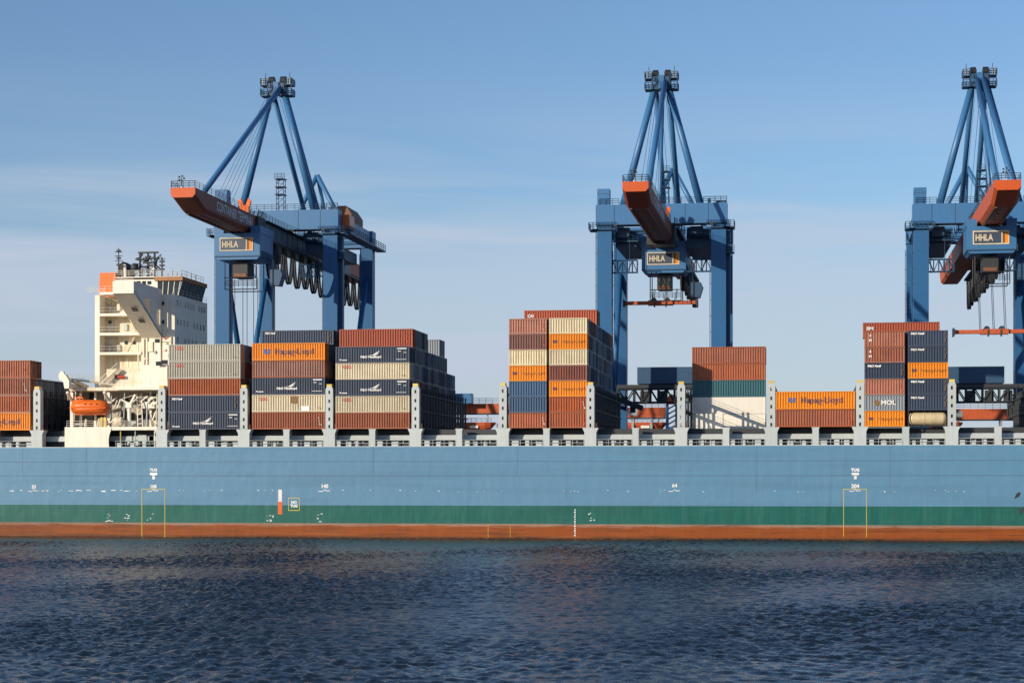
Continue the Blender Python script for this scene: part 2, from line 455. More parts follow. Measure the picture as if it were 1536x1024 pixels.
# ------------------------------------------------------------------ lettering
_txt = {}
def text_mesh(body, size, bold=0.0):
    key = (body, size, bold)
    if key not in _txt:
        cu = bpy.data.curves.new('text', 'FONT')
        cu.body = body; cu.size = size; cu.extrude = .006; cu.offset = bold; cu.resolution_u = 3
        cu.align_x = 'CENTER'; cu.align_y = 'CENTER'
        o = bpy.data.objects.new('text', cu); COL.objects.link(o)
        bpy.context.view_layer.update()
        me = bpy.data.meshes.new_from_object(o)
        bpy.data.objects.remove(o); bpy.data.curves.remove(cu)
        _txt[key] = me
    return _txt[key].copy()
def text(body, size, mat, name, parent, loc, width=None, rot=(math.pi/2, 0, 0), bold=0.0):
    me = text_mesh(body, size, bold)
    me.name = name
    me.materials.clear(); me.materials.append(mat)
    o = link_mesh(name, me, parent, loc, rot)
    if width:
        xs = [v.co.x for v in me.vertices]
        k = width / max(.01, max(xs) - min(xs))
        for v in me.vertices: v.co.x *= k
    return o

# ------------------------------------------------------------------ containers
_cm = {}
WID = 2.44
def corr(mb, L, h, y_out, sgn, pitch=.40, dep=.14, z0=.16, z1=None):
    """corrugated side wall: outer plane at y_out, folds going inward"""
    z1 = h - .13 if z1 is None else z1
    x0, x1 = -L/2 + .14, L/2 - .14
    n = int((x1 - x0) / pitch); p = (x1 - x0) / n
    prof = [(x0, 0)]
    for k in range(n):
        b = x0 + k*p
        prof += [(b + .27*p, 0), (b + .50*p, dep), (b + .82*p, dep), (b + p, 0)]
    vs = [(x, y_out - sgn*d, z) for x, d in prof for z in (z0, z1)]
    fs = [(2*i, 2*i+2, 2*i+3, 2*i+1) if sgn < 0 else (2*i+1, 2*i+3, 2*i+2, 2*i) for i in range(len(prof)-1)]
    mb.add(vs, fs)
def body_mb(L, h, flat=False):
    mb = MB()
    if flat:
        mb.box(-L/2+.1, L/2-.1, .03, WID-.03, .14, h-.02)
        n = 10
        for k in range(1, n):
            x = -L/2 + L*k/n
            mb.box(x-.03, x+.03, .012, .03, .16, h-.14)
    else:
        corr(mb, L, h, .03, -1); corr(mb, L, h, WID-.03, 1)
        mb.box(-L/2+.1, L/2-.1, .175, WID-.175, .12, h-.03)
    return mb
def frame_mb(L, h):
    mb = MB()
    for x in (-L/2, L/2-.15):
        for y in (0, WID-.15): mb.box(x, x+.15, y, y+.15, .12, h-.12)
    for y in (.006, WID-.126):
        mb.box(-L/2+.15, L/2-.15, y, y+.12, .02, .17); mb.box(-L/2+.15, L/2-.15, y, y+.12, h-.14, h-.02)
    for x in (-L/2+.004, L/2-.124):
        mb.box(x, x+.12, .15, WID-.15, .02, .17); mb.box(x, x+.12, .15, WID-.15, h-.16, h-.02)
    for x in (-L/2-.01, L/2-.17):
        for y in (-.01, WID-.17):
            for z in (0, h-.12): mb.box(x, x+.18, y, y+.18, z, z+.12)
    return mb
def door_mb(L, h, k):
    mb = MB()
    x = L/2 - .10
    y0, y1 = (.17, 1.21) if k == 0 else (1.23, WID-.17)
    mb.box(x-.02, x, y0, y1, .2, h-.2)
    for j in range(5):
        z = .35 + j*(h-.7)/5
        mb.box(x, x+.03, y0+.06, y1-.06, z, z+(h-.7)/5-.12)
    for yy in (y0+.27, y1-.27): mb.tube((x+.06, yy, .22), (x+.06, yy, h-.22), .035, 5)
    for yy in (y0+.27, y1-.27): mb.box(x+.03, x+.09, yy-.18, yy+.02, 1.1, 1.18)
    return mb
def cmesh(kind, L, h, col, fn):
    key = (kind, L, h, col)
    if key not in _cm: _cm[key] = fn().mesh(kind, M[col])
    return _cm[key]

ORD = ['bottom', 'second', 'third', 'fourth', 'fifth', 'sixth', 'seventh', 'eighth']
ROWW = ['front', 'second', 'third', 'fourth', 'fifth', 'sixth', 'seventh', 'eighth', 'ninth', 'tenth', 'eleventh', 'twelfth', 'thirteenth', 'fourteenth', 'fifteenth', 'sixteenth', 'seventeenth']
CNAME = dict(brown='brown', maroon='maroon', red='red', orange='orange', navy='navy', beige='beige', greybeige='grey beige', cream='streaked cream', blue='blue', teal='teal', grey='grey', slate='dark slate', white='white')
CGROUP = 'shipping containers stacked on the ship'

def swoosh():
    mb = MB()
    mb.prism([(-.9, 0), (-.2, .12), (.95, .95), (.55, .55), (.9, .62), (.35, .3), (.7, .22), (0, .05)], 'y', -.006, .006)
    return mb
def marks(root, kind, L, h, rnd):
    yf = -.012
    def t(*a, **k): return text(*a, **k)
    def dashes(pts, mat='ink_white'):
        for x, z, wd, hh in pts:
            MB().box(x-wd/2, x+wd/2, yf-.004, yf+.004, z-hh/2, z+hh/2).build('marking', M[mat], root)
    if kind == 'hapag':
        big = L > 8
        s = 1.0 if big else .62
        lx = -L/2 + L*(.205 if big else .15)
        lg = MB()
        for dx, dz, wd, hh in ((-.38, .18, .5, .34), (-.3, -.22, .55, .3), (.3, .2, .55, .3), (.22, -.2, .6, .34)):
            lg.prism([((dx-wd/2)*s+lx, (dz-hh/2)*s+h*.52), ((dx+wd/2-.12)*s+lx, (dz-hh/2)*s+h*.52), ((dx+wd/2)*s+lx, (dz+hh/2)*s+h*.52), ((dx-wd/2+.12)*s+lx, (dz+hh/2)*s+h*.52)], 'y', yf-.005, yf+.005)
        lg.build('logo', M['ink_mid' if big else 'ink_blue'], root)
        t('Hapag-Lloyd', 1.35 if big else .62, M['ink_blue' if big else 'ink_faded'], 'lettering', root, (-L/2+L*(.575 if big else .63), yf, h*.5), width=L*(.52 if big else .6))
    elif kind == 'oocl':
        t('OOCL', .62, M['ink_red'], 'lettering', root, (-L/2+L*.155, yf, h*.76), width=1.35, bold=.02)
        dashes([(L*.43, h*.25, .5, .06), (L*.43, h*.18, .4, .05)], 'ink_faded')
    elif kind == 'sail':
        lg = swoosh(); o = lg.build('logo', M['ink_white'], root); o.location = (L*.02, yf, h*.44); o.scale = (1.15, 1, .95)
        t('P&O Nedlloyd', .5, M['ink_white'], 'lettering', root, (-.02*L, yf, h*.36), width=3.4, bold=.02)
        dashes([(L*.40, h*.86, 1.5, .16), (L*.365, h*.70, .5, .12), (L*.44, h*.62, .4, .08), (L*.39, h*.2, 1.7, .07), (-L*.435, h*.2, .22, .2), (-L*.38, h*.18, .9, .14)])
    elif kind == 'navy':
        t('P&O Nedl', .42, M['ink_white'], 'lettering', root, (-L/2+L*(.12 if L > 8 else .24), yf, h*.8), width=1.7 if L > 8 else 2.0, bold=.02)
        dashes([(L*.43, h*.8, .08, .5), (L*.43, h*.4, .1, .9), (L*.46, h*.62, .1, .12)], 'ink_faded')
    elif kind == 'mol':
        t('MOL', .95, M['ink_white'], 'lettering', root, (L*.09, yf, h*.5), width=2.3, bold=.04)
        MB().tube((-L*.2, yf-.005, h*.5), (-L*.2, yf+.005, h*.5), .42, 14).build('logo', M['ink_faded'], root)
    elif kind == 'topsm':
        t('SM', .7, M['ink_white'], 'lettering', root, (-L/2+L*.09, yf, h*.6), width=1.1, bold=.03)
    elif kind == 'topleft':
        t('CAI', .7, M['ink_white'], 'lettering', root, (-L/2+L*.09, yf, h*.62), width=1.0, bold=.03)
    elif kind == 'code':
        dashes([(L*.43-.1*k, h*(.3+.17*k), .08, .28) for k in range(3)] + [(L*.45, h*.25, .12, .18)], 'ink_white' if rnd.random() < .5 else 'ink_orange')
    elif kind == 'side':
        for k, ch in enumerate('SM'):
            t(ch, .5, M['ink_white'], 'lettering', root, (-L/2+L*.14, yf, h*(.7-.3*k)), bold=.03)
    elif kind == 'patch':
        marks(root, 'oocl', L, h, rnd)
        dashes([(L*.08, h*.7, 1.0, 1.1)], 'ink_faded')
        dashes([(L*.23, h*.2, 1.4, .75)], 'ink_white')

rnd = random.Random(3)
def container(cx, y, z, L, h, col, label, mark=None, simple=False, group=CGROUP):
    if simple:
        def fn():
            a = body_mb(L, h)
            for q in (frame_mb(L, h), door_mb(L, h, 0), door_mb(L, h, 1)): a.add(q.v, q.f)
            return a
        o = link_mesh('shipping_container', cmesh('shipping_container', L, h, col, fn), None, (cx, y, z))
        return tag(o, label, 'container', group)
    r = empty('shipping_container', (cx, y, z), label, 'container', group)
    flat = col == 'white'
    link_mesh('body', cmesh('body', L, h, col, lambda: body_mb(L, h, flat)), r)
    link_mesh('frame', cmesh('frame', L, h, col, lambda: frame_mb(L, h)), r)
    for k in (0, 1): link_mesh('door', cmesh('door%d' % k, L, h, col, lambda: door_mb(L, h, k)), r)
    if mark: marks(r, mark, L, h, rnd)
    return r

BZ = 17.6
PITCH = 2.52
Y0 = .15
PAL = ['slate', 'navy', 'slate', 'grey', 'slate', 'maroon', 'navy', 'slate', 'blue']  # mostly dark colours, putting the shade on back-row ends into the paint
MK = dict(hapag='with dark company name', oocl='with small red letters', sail='with white sail emblem', navy='with small white letters', mol='with big white letters', topleft='with white letters at its corner', code='with pale code marks', side='lettered down its edge', patch='with repainted patches')
def stack(px_c, L, h, colors, mk, nm, tiers_rows, Yr=Y0, px_y=None, tiers0=0, one_wide=True):
    """colors/mk: front containers from the bottom up; tiers_rows[t]: rows present behind (list of row numbers, 0 is the front)"""
    cx = XP(px_c, Yr)
    for t, rows in enumerate(tiers_rows):
        for r in rows:
            jit = 0 if r == 0 else rnd.uniform(-.06, .06)
            z = BZ + t*(h + .015)
            if t < len(colors) and r == 0:
                c, k = colors[t], mk[t]
                lab = f"{CNAME[c]} container {MK[k] + ' ' if k else ''}in {ORD[t]} tier of the {nm}"
                container(cx, Yr, z, L, h, c, lab, k)
            else:
                c = rnd.choice(PAL)
                lab = f"{CNAME[c]} container, {ORD[t]} tier, {ROWW[r]} row back in the {nm}"
                container(cx + jit, Yr + r*PITCH, z, L, h, c, lab, simple=True)
L40, L20 = 12.19, 6.06
rg = lambda n: list(range(n))
stack(-7, L40, 2.9, ['orange', 'brown', 'brown', 'brown'], ['hapag', 'code', 'code', 'code'], 'stack left of the superstructure', [rg(7), rg(7), rg(7), [0, 1]])
stack(306.5, L40, 2.78, ['navy', 'navy', 'brown', 'greybeige', 'greybeige'], ['sail', 'navy', 'code', 'oocl', 'oocl'], 'stack beside the superstructure', [rg(4)]*5)
stack(432.5, L40, 2.79, ['brown', 'beige', 'navy', 'brown', 'orange'], ['code', 'patch', 'sail', None, 'hapag'], 'orange topped stack', [rg(5)]*5)
stack(558.5, L40, 2.645, ['brown', 'beige', 'navy', 'beige', 'navy'], ['code', 'oocl', 'sail', 'oocl', 'sail'], 'stepped stack', [rg(16)]*4 + [rg(13)])
for k, r in enumerate((2, 3)):
    c = 'navy'
    container(XP(432.5, Y0) + .15, Y0 + r*PITCH, BZ + 5*2.805, L40, 2.45, c, 'navy container with white letters on top of stack, behind orange one' if k == 0 else 'navy container behind the lettered navy one, top of the orange topped stack', 'navy' if k == 0 else None, simple=k > 0)
dx = XP(558.5, Y0)
for r, c in ((1, 'red'), (2, 'slate'), (3, 'slate'), (4, 'navy'), (5, 'slate')):
    container(dx, Y0 + r*PITCH, BZ + 5*2.66, L40, 3.0, c, 'big red container on top front of the stepped stack' if r == 1 else f"{CNAME[c]} container on top of stepped stack, {ROWW[r-1]} row behind the red one's front".replace("second row behind the red one's front", "directly behind the red one") , 'code' if r == 1 else None, simple=r > 1)
for r in (10, 11):
    container(dx, Y0 + r*PITCH, BZ + 5*2.66, L40, 2.9, 'grey', 'lone grey container high at the back of the stepped stack' if r == 10 else 'grey container behind the lone high grey one on the stepped stack', simple=r > 10)
hE = 2.485
E40 = XP(852, Y0) + L20/2 - L40/2
for t in range(7):
    for q in range(1, 16):
        c = rnd.choice(PAL)
        container(E40 + rnd.uniform(-.05, .05), Y0 + q*PITCH, BZ + t*(hE+.015), L40, hE, c, f"{CNAME[c]} container, {ORD[t]} tier, {ROWW[q]} row back in the tallest stack", simple=True)
H40 = XP(1358.5, Y0)
for t in range(6):
    c = rnd.choice(PAL)
    container(H40, Y0 + PITCH, BZ + t*2.475, L40, 2.46, c, f"{CNAME[c]} container, {ORD[t]} tier, second row back in the rightmost stack", simple=True)
stack(791.5, L20, hE, ['brown', 'blue', 'blue', 'orange', 'cream', 'maroon', 'brown'], ['code', None, None, 'hapag', None, 'code', 'code'], 'left half of tallest stack', [[0]]*7)
stack(852, L20, hE, ['brown', 'brown', 'orange', 'maroon', 'cream', 'orange', 'cream'], ['code', 'code', 'hapag', None, None, 'hapag', None], 'right half of tallest stack', [[0]]*7)
for r in (6, 7):
    container(XP(822, Y0), Y0 + r*PITCH, BZ + 7*2.5 + .01, L40, 2.6, 'red' if r == 6 else 'slate', 'red container with white corner letters, topmost of the tallest stack' if r == 6 else 'slate container behind the red one at top of the tallest stack', 'topleft' if r == 6 else None, simple=r == 7)
YF = 20.2
stack(1093, L40, 2.79, ['white', 'white', 'teal', 'brown', 'brown'], [None, None, None, None, None], 'set back stack', [[0, 1]]*2 + [[0, 1]]*3, Yr=YF)
stack(1223, L40, 2.77, ['brown', 'orange'], ['code', 'hapag'], 'low two tier stack', [[0, 1, 2]]*2)
stack(1327, L20, 2.46, ['orange', 'grey', 'brown', 'navy', 'brown', 'brown'], ['hapag', 'mol', 'code', 'navy', 'side', 'side'], 'left half of rightmost stack', [[0]]*6)
stack(1392, L20, 2.46, [None, 'navy', 'navy', 'orange', 'navy', 'navy'], [None, 'navy', 'navy', 'hapag', 'navy', 'navy'], 'right half of rightmost stack', [[]] + [[0]]*5)
container(XP(1358.5, Y0), Y0 + 6*PITCH, BZ + 6*2.475 + .01, L40, 2.5, 'red', 'bright red container with white letters, topmost of the rightmost stack', 'topsm')
# white half length unit standing before the white containers
cb = container(XP(1064, 12.8), 12.8, BZ, L20*.72, 2.6, 'white', 'short white container standing in front of the two white ones', None)
c5 = container(XP(-25, Y0 + 3*PITCH) - 2.2, Y0 + 3*PITCH, BZ + 3*2.915 + .01, L20, 2.9, 'slate', 'dark slate container at the left picture edge, top of its stack', simple=True)

def tank_container():
    cx = XP(1392, Y0)
    r = empty('tank_container', (cx, Y0, BZ), 'cream tank container at the foot of the rightmost stack', 'container', None)
    L, h = L20, 2.44
    rings = []
    for x, k in ((-2.85, .05), (-2.83, .45), (-2.7, .8), (-2.45, .97), (-2.2, 1), (2.2, 1), (2.45, .97), (2.7, .8), (2.83, .45), (2.85, .05)):
        rings.append([(x, WID/2 + 1.02*k*math.cos(a*math.pi/12), h/2 + .02 + 1.0*k*math.sin(a*math.pi/12)) for a in range(24)])
    MB().loft(rings).build('tank', M['tank'], r, smooth=True)
    b = MB()
    for x in (-.6, .5): b.tube((x-.05, WID/2, h/2+.02), (x+.05, WID/2, h/2+.02), 1.05, 24)
    b.build('band', M['tank'], r)
    f = MB()
    for x in (-L/2, L/2-.15):
        for y in (0, WID-.15): f.box(x, x+.15, y, y+.15, .12, h)
        f.box(x, x+.12, .15, WID-.15, .02, .17); f.box(x, x+.12, .15, WID-.15, h-.14, h-.02)
    for y in (.005, WID-.12):
        f.box(-L/2+.15, L/2-.15, y, y+.1, .02, .16)
    f.build('frame', M['dark'], r)
tank_container()

# ------------------------------------------------------------------ the ship
XL, XR = XP(-900, 0), XP(2700, 0)
DK = 14.7
BEAM = 45.4
ship = empty('container_ship', (0, 0, 0), 'long pale blue container ship with green and red waterline bands', 'ship')
hb = MB().box(XL, XR, 0, BEAM, 5.26, DK)
hull = hb.build('hull', M['hull_blue'], ship)
M['seam_blue'] = paint('darker blue weld line', (.07, .15, .26), .6, .3, streak=.3, vary=0)
for z in (12.35, 10.05): MB().box(XL, XR, -.03, .0, z-.045, z+.045).build('weld_line', M['seam_blue'], hull)
for px in (34, 130, 560, 776, 1135, 1335): MB().box(XP(px, 0)-.03, XP(px, 0)+.03, -.012, 0, 7.2 if px % 2 else 10.2, DK).build('plate_seam', M['seam_blue'], hull)
MB().box(XL, XR, .004, BEAM, 2.35, 5.26).build('boot_topping', M['hull_green'], ship)
MB().box(XL, XR, .0, BEAM, -6, 2.35).build('hull_bottom', M['hull_red'], ship)
MB().box(XL, XR, .02, .12, DK, DK+.1).build('deck_edge', M['ship_grey'], ship)
MB().box(XL, XR, .15, BEAM-.15, DK, DK+.05).build('deck', M['deck_red'], ship)

# marks on the ship's side
def hmark(name, mat, boxes):
    mb = MB()
    for px0, py0, px1, py1 in boxes:
        a, b = at(px0, py1, 0), at(px1, py0, 0)
        mb.box(a.x, b.x, -.03, -.012, a.z, b.z)
    return mb.build(name, M[mat], ship)
def htext(s, px, py, hgt, mat='ink_white', bold=.03):
    p = at(px, py, 0)
    text(s, hgt/9.4/.72, M[mat], 'hull_number', ship, (p.x, -.02, p.z), bold=bold)
for px, num in ((230.5, 'TUG'), (1283, 'TUG')):
    hmark('tug_mark', 'ink_white', [(px-5.5, 708.6, px+5.5, 712.2), (px-2, 712.2, px+2, 718.4)])
    htext(num, px, 704.6, 4.2)
    hmark('tug_frame', 'ink_yellow', [(px-18, 733, px-17.2, 804), (px+16.5, 733, px+17.3, 805), (px-17.2, 733, px+16.5, 733.8)])
htext('108', 230, 729.5, 5); htext('53', 51, 730, 5); htext('140', 487, 729, 5.5); htext('64', 1012, 728, 5.5); htext('204', 1283, 729, 5.5)
for px in (51, 230, 487, 1012, 1283):
    hmark('height_mark', 'ink_white', [(px-9, 736, px-2, 736.9), (px+1, 735.2, px+8, 736.1), (px-2, 733.8, px+2, 734.6)])
hmark('draught_pole', 'ink_white', [(417.5, 734, 423, 752)])
hmark('draught_pole_foot', 'ink_orange', [(417, 752, 423.4, 771)])
hmark('yellow_square', 'ink_yellow', [(432.5, 746, 449.5, 747), (432.5, 764.5, 449.5, 765.5), (432.5, 747, 433.3, 764.5), (448.7, 747, 449.5, 764.5)])
htext('NO', 441, 753, 4); htext('TUG', 441, 758.5, 4)
rs = random.Random(8)
for a, b, n in ((10, 215, 22), (255, 400, 9), (405, 412, 1), (500, 760, 9), (770, 1000, 9), (1040, 1240, 4), (1300, 1450, 8)):
    for _ in range(n):
        x = rs.uniform(a, b); y = rs.choice([734.5, 735.5, 736.5]); l = rs.choice([1.2, 1.5, 2, 4, 7]) if a < 100 else rs.choice([.9, 1.2, 1.6, 2.5])
        hmark('scuff_mark', 'ink_white', [(x, y, x+l, y + rs.uniform(.6, 1.1))])
for x0, n in ((158, 7), (186, 5), (219, 3), (399, 8), (475, 6), (882, 6)):
    for _ in range(n):
        x = x0 + rs.uniform(0, 10); y = rs.uniform(768, 782)
        hmark('scuff_mark', 'ink_white', [(x, y, x + rs.uniform(.8, 3.4), y + rs.uniform(.6, 1.3))])
for k in range(12):
    y = 763 + k*3.5
    hmark('draught_figure', 'ink_white', [(861.8 - (k % 2)*.6, y, 863.4, y + 2.1)])
for px in (732, 765):
    hmark('side_line', 'ink_yellow', [(px, 787, px+.5, 806)])
p = at(1525, 742, 0)
MB().prism([(p.x-.35, p.z-.55), (p.x+.3, p.z-.3), (p.x+.6, p.z+.25), (p.x+.35, p.z+.5), (p.x-.1, p.z+.15)], 'y', -.04, -.01).build('scrape', M['dark'], ship)
p = at(1530, 765, 0)
MB().prism([(p.x-.5, p.z+.3), (p.x-.1, p.z-.1), (p.x+.0, p.z-.8), (p.x+.3, p.z-.3), (p.x+.5, p.z+.4), (p.x, p.z+.2)], 'y', -.04, -.008).build('scrape', M['dark'], ship)

# lashing bridges, hatch coaming, side deck
PIL = [-71, 57, 244, 367, 495, 624, 755, 886, 1022, 1157, 1290, 1427.5, 1567, 1708, 1851]
def lashing_bridge(px, full=True, aft_clear=False):
    X = XP(px, .6)
    lb = MB()
    for k in range(18):
        y = 2.6 + k*2.52
        if y > BEAM: break
        if px in (1022, 755) and k % 3: continue
        for x in (-.42, .42): lb.box(X+x-.11, X+x+.11, y-.11, y+.11, DK+.05, 24.3)
        if k % 2: lb.bar((X+.42, y-2.4, 17.9), (X+.42, y, 20.4), .1, .14)
        else: lb.bar((X+.42, y-2.4, 23.0), (X+.42, y, 20.6), .1, .14)
        lb.box(X+.40, X+.44, y-1.9, y-1.4, 17.9, 23.2); lb.box(X+.40, X+.44, y-.9, y-.6, 18.9, 22.9)
    for z in (17.7, 20.4, 23.1):
        lb.box(X-.6, X+.6, 1.35, BEAM-.4, z, z+.18)
        for x in (-.58, .58): lb.box(X+x-.02, X+x+.02, 1.35, BEAM-.4, z+.95, z+1.0)
    o = lb.build('lashing_bridge', M['dark'], ship)  # frame coloured dark for the shade it stands in, unlike its pillar
    pl = MB()
    slots = [18.0, 19.2, 20.8, 22.1, 23.55]
    a, b, y0, y1 = X-.62, X+.62, .08, 1.3
    pl.box(a, X-.15, y0, y1, BZ+.02, 24.0); pl.box(X+.15, b, y0, y1, BZ+.02, 24.0)
    z = BZ+.02
    for s in slots:
        pl.box(X-.15, X+.15, y0, y1, z, s-.27); z = s+.27
    pl.box(X-.15, X+.15, y0, y1, z, 24.0)
    pl.prism([(a, 24.0), (b, 24.0), (X+.42, 24.45), (X-.42, 24.45)], 'y', y0, y1)
    pl.build('pillar', M['ship_grey'], o)
    MB().box(X-.42, X+.42, y0, y1, 24.45, 24.85).build('cap', M['yellow'], o)
    bs = MB().prism([(X-.95, DK+.02), (X+.95, DK+.02), (X+.95, 16.9), (X+1.28, BZ), (X-1.28, BZ), (X-.95, 16.9)], 'y', .06, 1.6)
    bs.build('pillar_base', M['ship_grey'], o)
    g = MB()
    for sx in (-1, 1):
        g.tube((X+sx*.95, .3, BZ+.1), (X+sx*.95, .3, BZ+.75), .06, 5); g.tube((X+sx*.75, .3, BZ+.7), (X+sx*1.1, .3, BZ+.72), .06, 5)
        g.tube((X+sx*.75, .3, BZ+.4), (X+sx*1.15, .3, BZ+.3), .05, 5)
    g.build('lashing_gear', M['rust_brown'], o)
    return X
XS = [lashing_bridge(px) for px in PIL]
MB().box(XL, XR, 2.2, 2.5, 15.75, 16.6).build('hatch_coaming', M['ship_grey'], ship)
MB().box(XL, XR, 3.0, 3.3, DK+.05, 17.5).build('inner_coaming', M['dark'], ship)  # dark colour puts in the shade of the gap above the coaming
rd = random.Random(21)
for i, (a, b) in enumerate(zip(XS, XS[1:])):
    house_bay = i == 1
    mids = [(a+b)/2] if not house_bay else []
    if house_bay: mids = []
    for m in mids:
        mb = MB().box(m-.5, m+.5, .08, 1.5, DK+.02, 17.25)
        mb.prism([(m-.5, 17.25), (m+.5, 17.25), (m+.62, BZ-.02), (m-.62, BZ-.02)], 'y', .08, 1.5)
        mb.build('hatch_support', M['ship_grey'], ship)
    segs = [(a+.95, mids[0]-.5), (mids[0]+.5, b-.95)] if mids else [(XP(172, 0), b-.95)]
    for s0, s1 in segs:
        MB().rail((s0+.1, .2, DK+.1), (s1-.1, .2, DK+.1), .95, 1.8, .04, 2).build('railing', M['ship_grey'], ship)
        x = s0 + rd.uniform(.1, .5)
        while x < s1 - .9:
            wd = rd.uniform(.45, 1.1); wd = min(wd, s1-.1-x); hh = rd.uniform(.75, .95)
            MB().box(x, x+wd, .35, 1.1, DK+.05, DK+hh).build('deck_locker', M['ship_grey'], ship)
            x += wd + rd.uniform(.6, 1.6)
        # ribs that carry the coaming
        for k in range(1, 4):
            xx = s0 + (s1-s0)*k/4
            MB().prism([(1.3, DK+.05), (2.19, DK+.05), (2.19, 15.6), (1.9, 15.6)], 'x', xx-.06, xx+.06).build('bracket', M['ship_grey'], ship)
    if not house_bay:
        h0, h1 = a+.8, b-.8
        MB().box(h0, h1, 3.35, BEAM-1.2, 17.0, 17.45).build('hatch_cover', M['ship_grey'], ship)

# ------------------------------------------------------------------ superstructure
YH = 14.0
x143, x150, x212, x262 = (XP(p, YH) for p in (143, 150, 212, 262))
zTop = ZP(262, 441, YH)
UD = 24.75                        # upper overhanging deck
BD = 18.1                         # boat deck
mb = MB().box(x212, x262, YH, 32, UD, zTop)
house = mb.build('accommodation_block', M['house'], ship)
MB().box(x150, x212, YH+2.6, 31.5, UD, zTop-.02).build('recessed_wall', M['house_worn'], house)
MB().box(x143, x150, YH-.2, 31.8, UD, zTop).build('side_column', M['house'], house)
for py in (441, 473, 502, 531):
    z = ZP(160, py, YH)
    MB().box(x150, x212, YH-.25, YH+2.6, z-.12, z+.32).build('balcony_deck', M['house'], house)
    MB().rail((x150, YH-.15, z+.32), (x212, YH-.15, z+.32), 1.0, 2.0, .025, 2).build('balcony_railing', M['house'], house)
for k, (px, py) in enumerate(((160, 455), (175, 486), (166, 516), (186, 512), (196, 486), (190, 543))):
    p = at(px, py, YH+2.6)
    MB().box(p.x-.35, p.x+.35, YH+2.52, YH+2.6, p.z-.9, p.z+.9).build('door', M['house_worn'], house)
# windows on the forward face
for row, (py, n) in enumerate(((455, 11), (483, 9), (510, 8))):
    zz = ZP(262, py, YH) + .2
    for k in range(n):
        y = YH + 1.6 + k*(16.2/ n)
        if (k*7+row) % 5 == 4: continue
        MB().box(x262, x262+.05, y-.28, y+.28, zz-.5, zz+.5).build('window', M['glass'], house)
for px, py in ((243, 455), (243, 483), (236, 511)):
    p = at(px, py, YH)
    MB().box(p.x-.42, p.x+.42, YH-.06, YH, p.z-.32, p.z+.32).build('window', M['glass'], house)
p = at(249, 508, YH)
MB().prism([(p.x-.55, p.z+.3), (p.x-.1, p.z-.25), (p.x+.1, p.z-.1), (p.x+.65, p.z+.3), (p.x+.1, p.z+.15)], 'y', YH-.05, YH-.01).build('emblem', M['ink_red'], house)
MB().box(p.x-.8, p.x+.8, YH-.03, YH-.01, p.z-.62, p.z-.5).build('emblem_line', M['ink_faded'], house)
MB().rail((x262-.1, YH+.2, zTop), (x262-.1, 31.8, zTop), 1.0, 2.2, .03, 2).build('roof_railing', M['house'], house)
for k in range(4):
    x = x212 + (x262-x212)*(k+.5)/4
    MB().box(x-.02, x+.02, YH-.03, YH, UD, zTop-1).build('weld_seam', M['house_worn'], house)
p = at(208, 540, YH)
MB().tube((p.x, YH-.15, UD), (p.x, YH-.15, p.z+3), .12, 6).build('pipe', M['house'], house)

rq = random.Random(15)
for px, y0, y1 in ((216, 508, 576), (221, 500, 574), (241, 505, 545), (257, 505, 545)):
    a = at(px, y1, YH-.15); b = at(px, y0, YH-.15)
    MB().tube((a.x, YH-.15, UD), (a.x, YH-.15, b.z), .1, 6).build('pipe', M['house_worn'], house)
for px, py, w_, h_ in ((226, 520, .9, 1.7), (247, 525, .5, .4), (233, 528, .4, .5), (254, 533, .5, .5), (219, 538, .5, .4), (250, 515, .35, .3), (228, 505, .4, .3)):
    c = at(px, py, YH)
    MB().box(c.x-w_/2, c.x+w_/2, YH-.22, YH, c.z-h_/2, c.z+h_/2).build('wall_locker', M[rq.choice(['house_worn', 'ship_grey', 'boat_wall'])], house)
for px in (153, 165, 178, 189, 201):
    for py in (449, 479, 510):
        c = at(px, py + 8, YH+2.5)
        k = rq.random()
        if k < .45: MB().box(c.x-.3, c.x+.3, YH+2.2, YH+2.6, c.z-1.0, c.z+.1).build('wall_locker', M[rq.choice(['house_worn', 'boat_wall', 'ship_grey'])], house)
        elif k < .8: MB().box(c.x-.28, c.x+.28, YH+2.5, YH+2.6, c.z+.2, c.z+.75).build('window', M['glass'], house)
for py0, py1, pa_, pb_ in ((472, 441, 190, 204), (501, 472, 206, 192), (530, 501, 190, 204)):
    a = at(pa_, py0, YH+.8); b = at(pb_, py1, YH+.8)
    g_ = MB().bar(a, b, .6, .12)
    for k in range(6):
        c = a.lerp(b, k/5); g_.tube(c, c+Vector((0, -.3, .9)), .03, 4)
    g_.tube(a+Vector((0, -.3, .9)), b+Vector((0, -.3, .9)), .035, 4)
    g_.build('outside_stair', M['house_worn'], house)
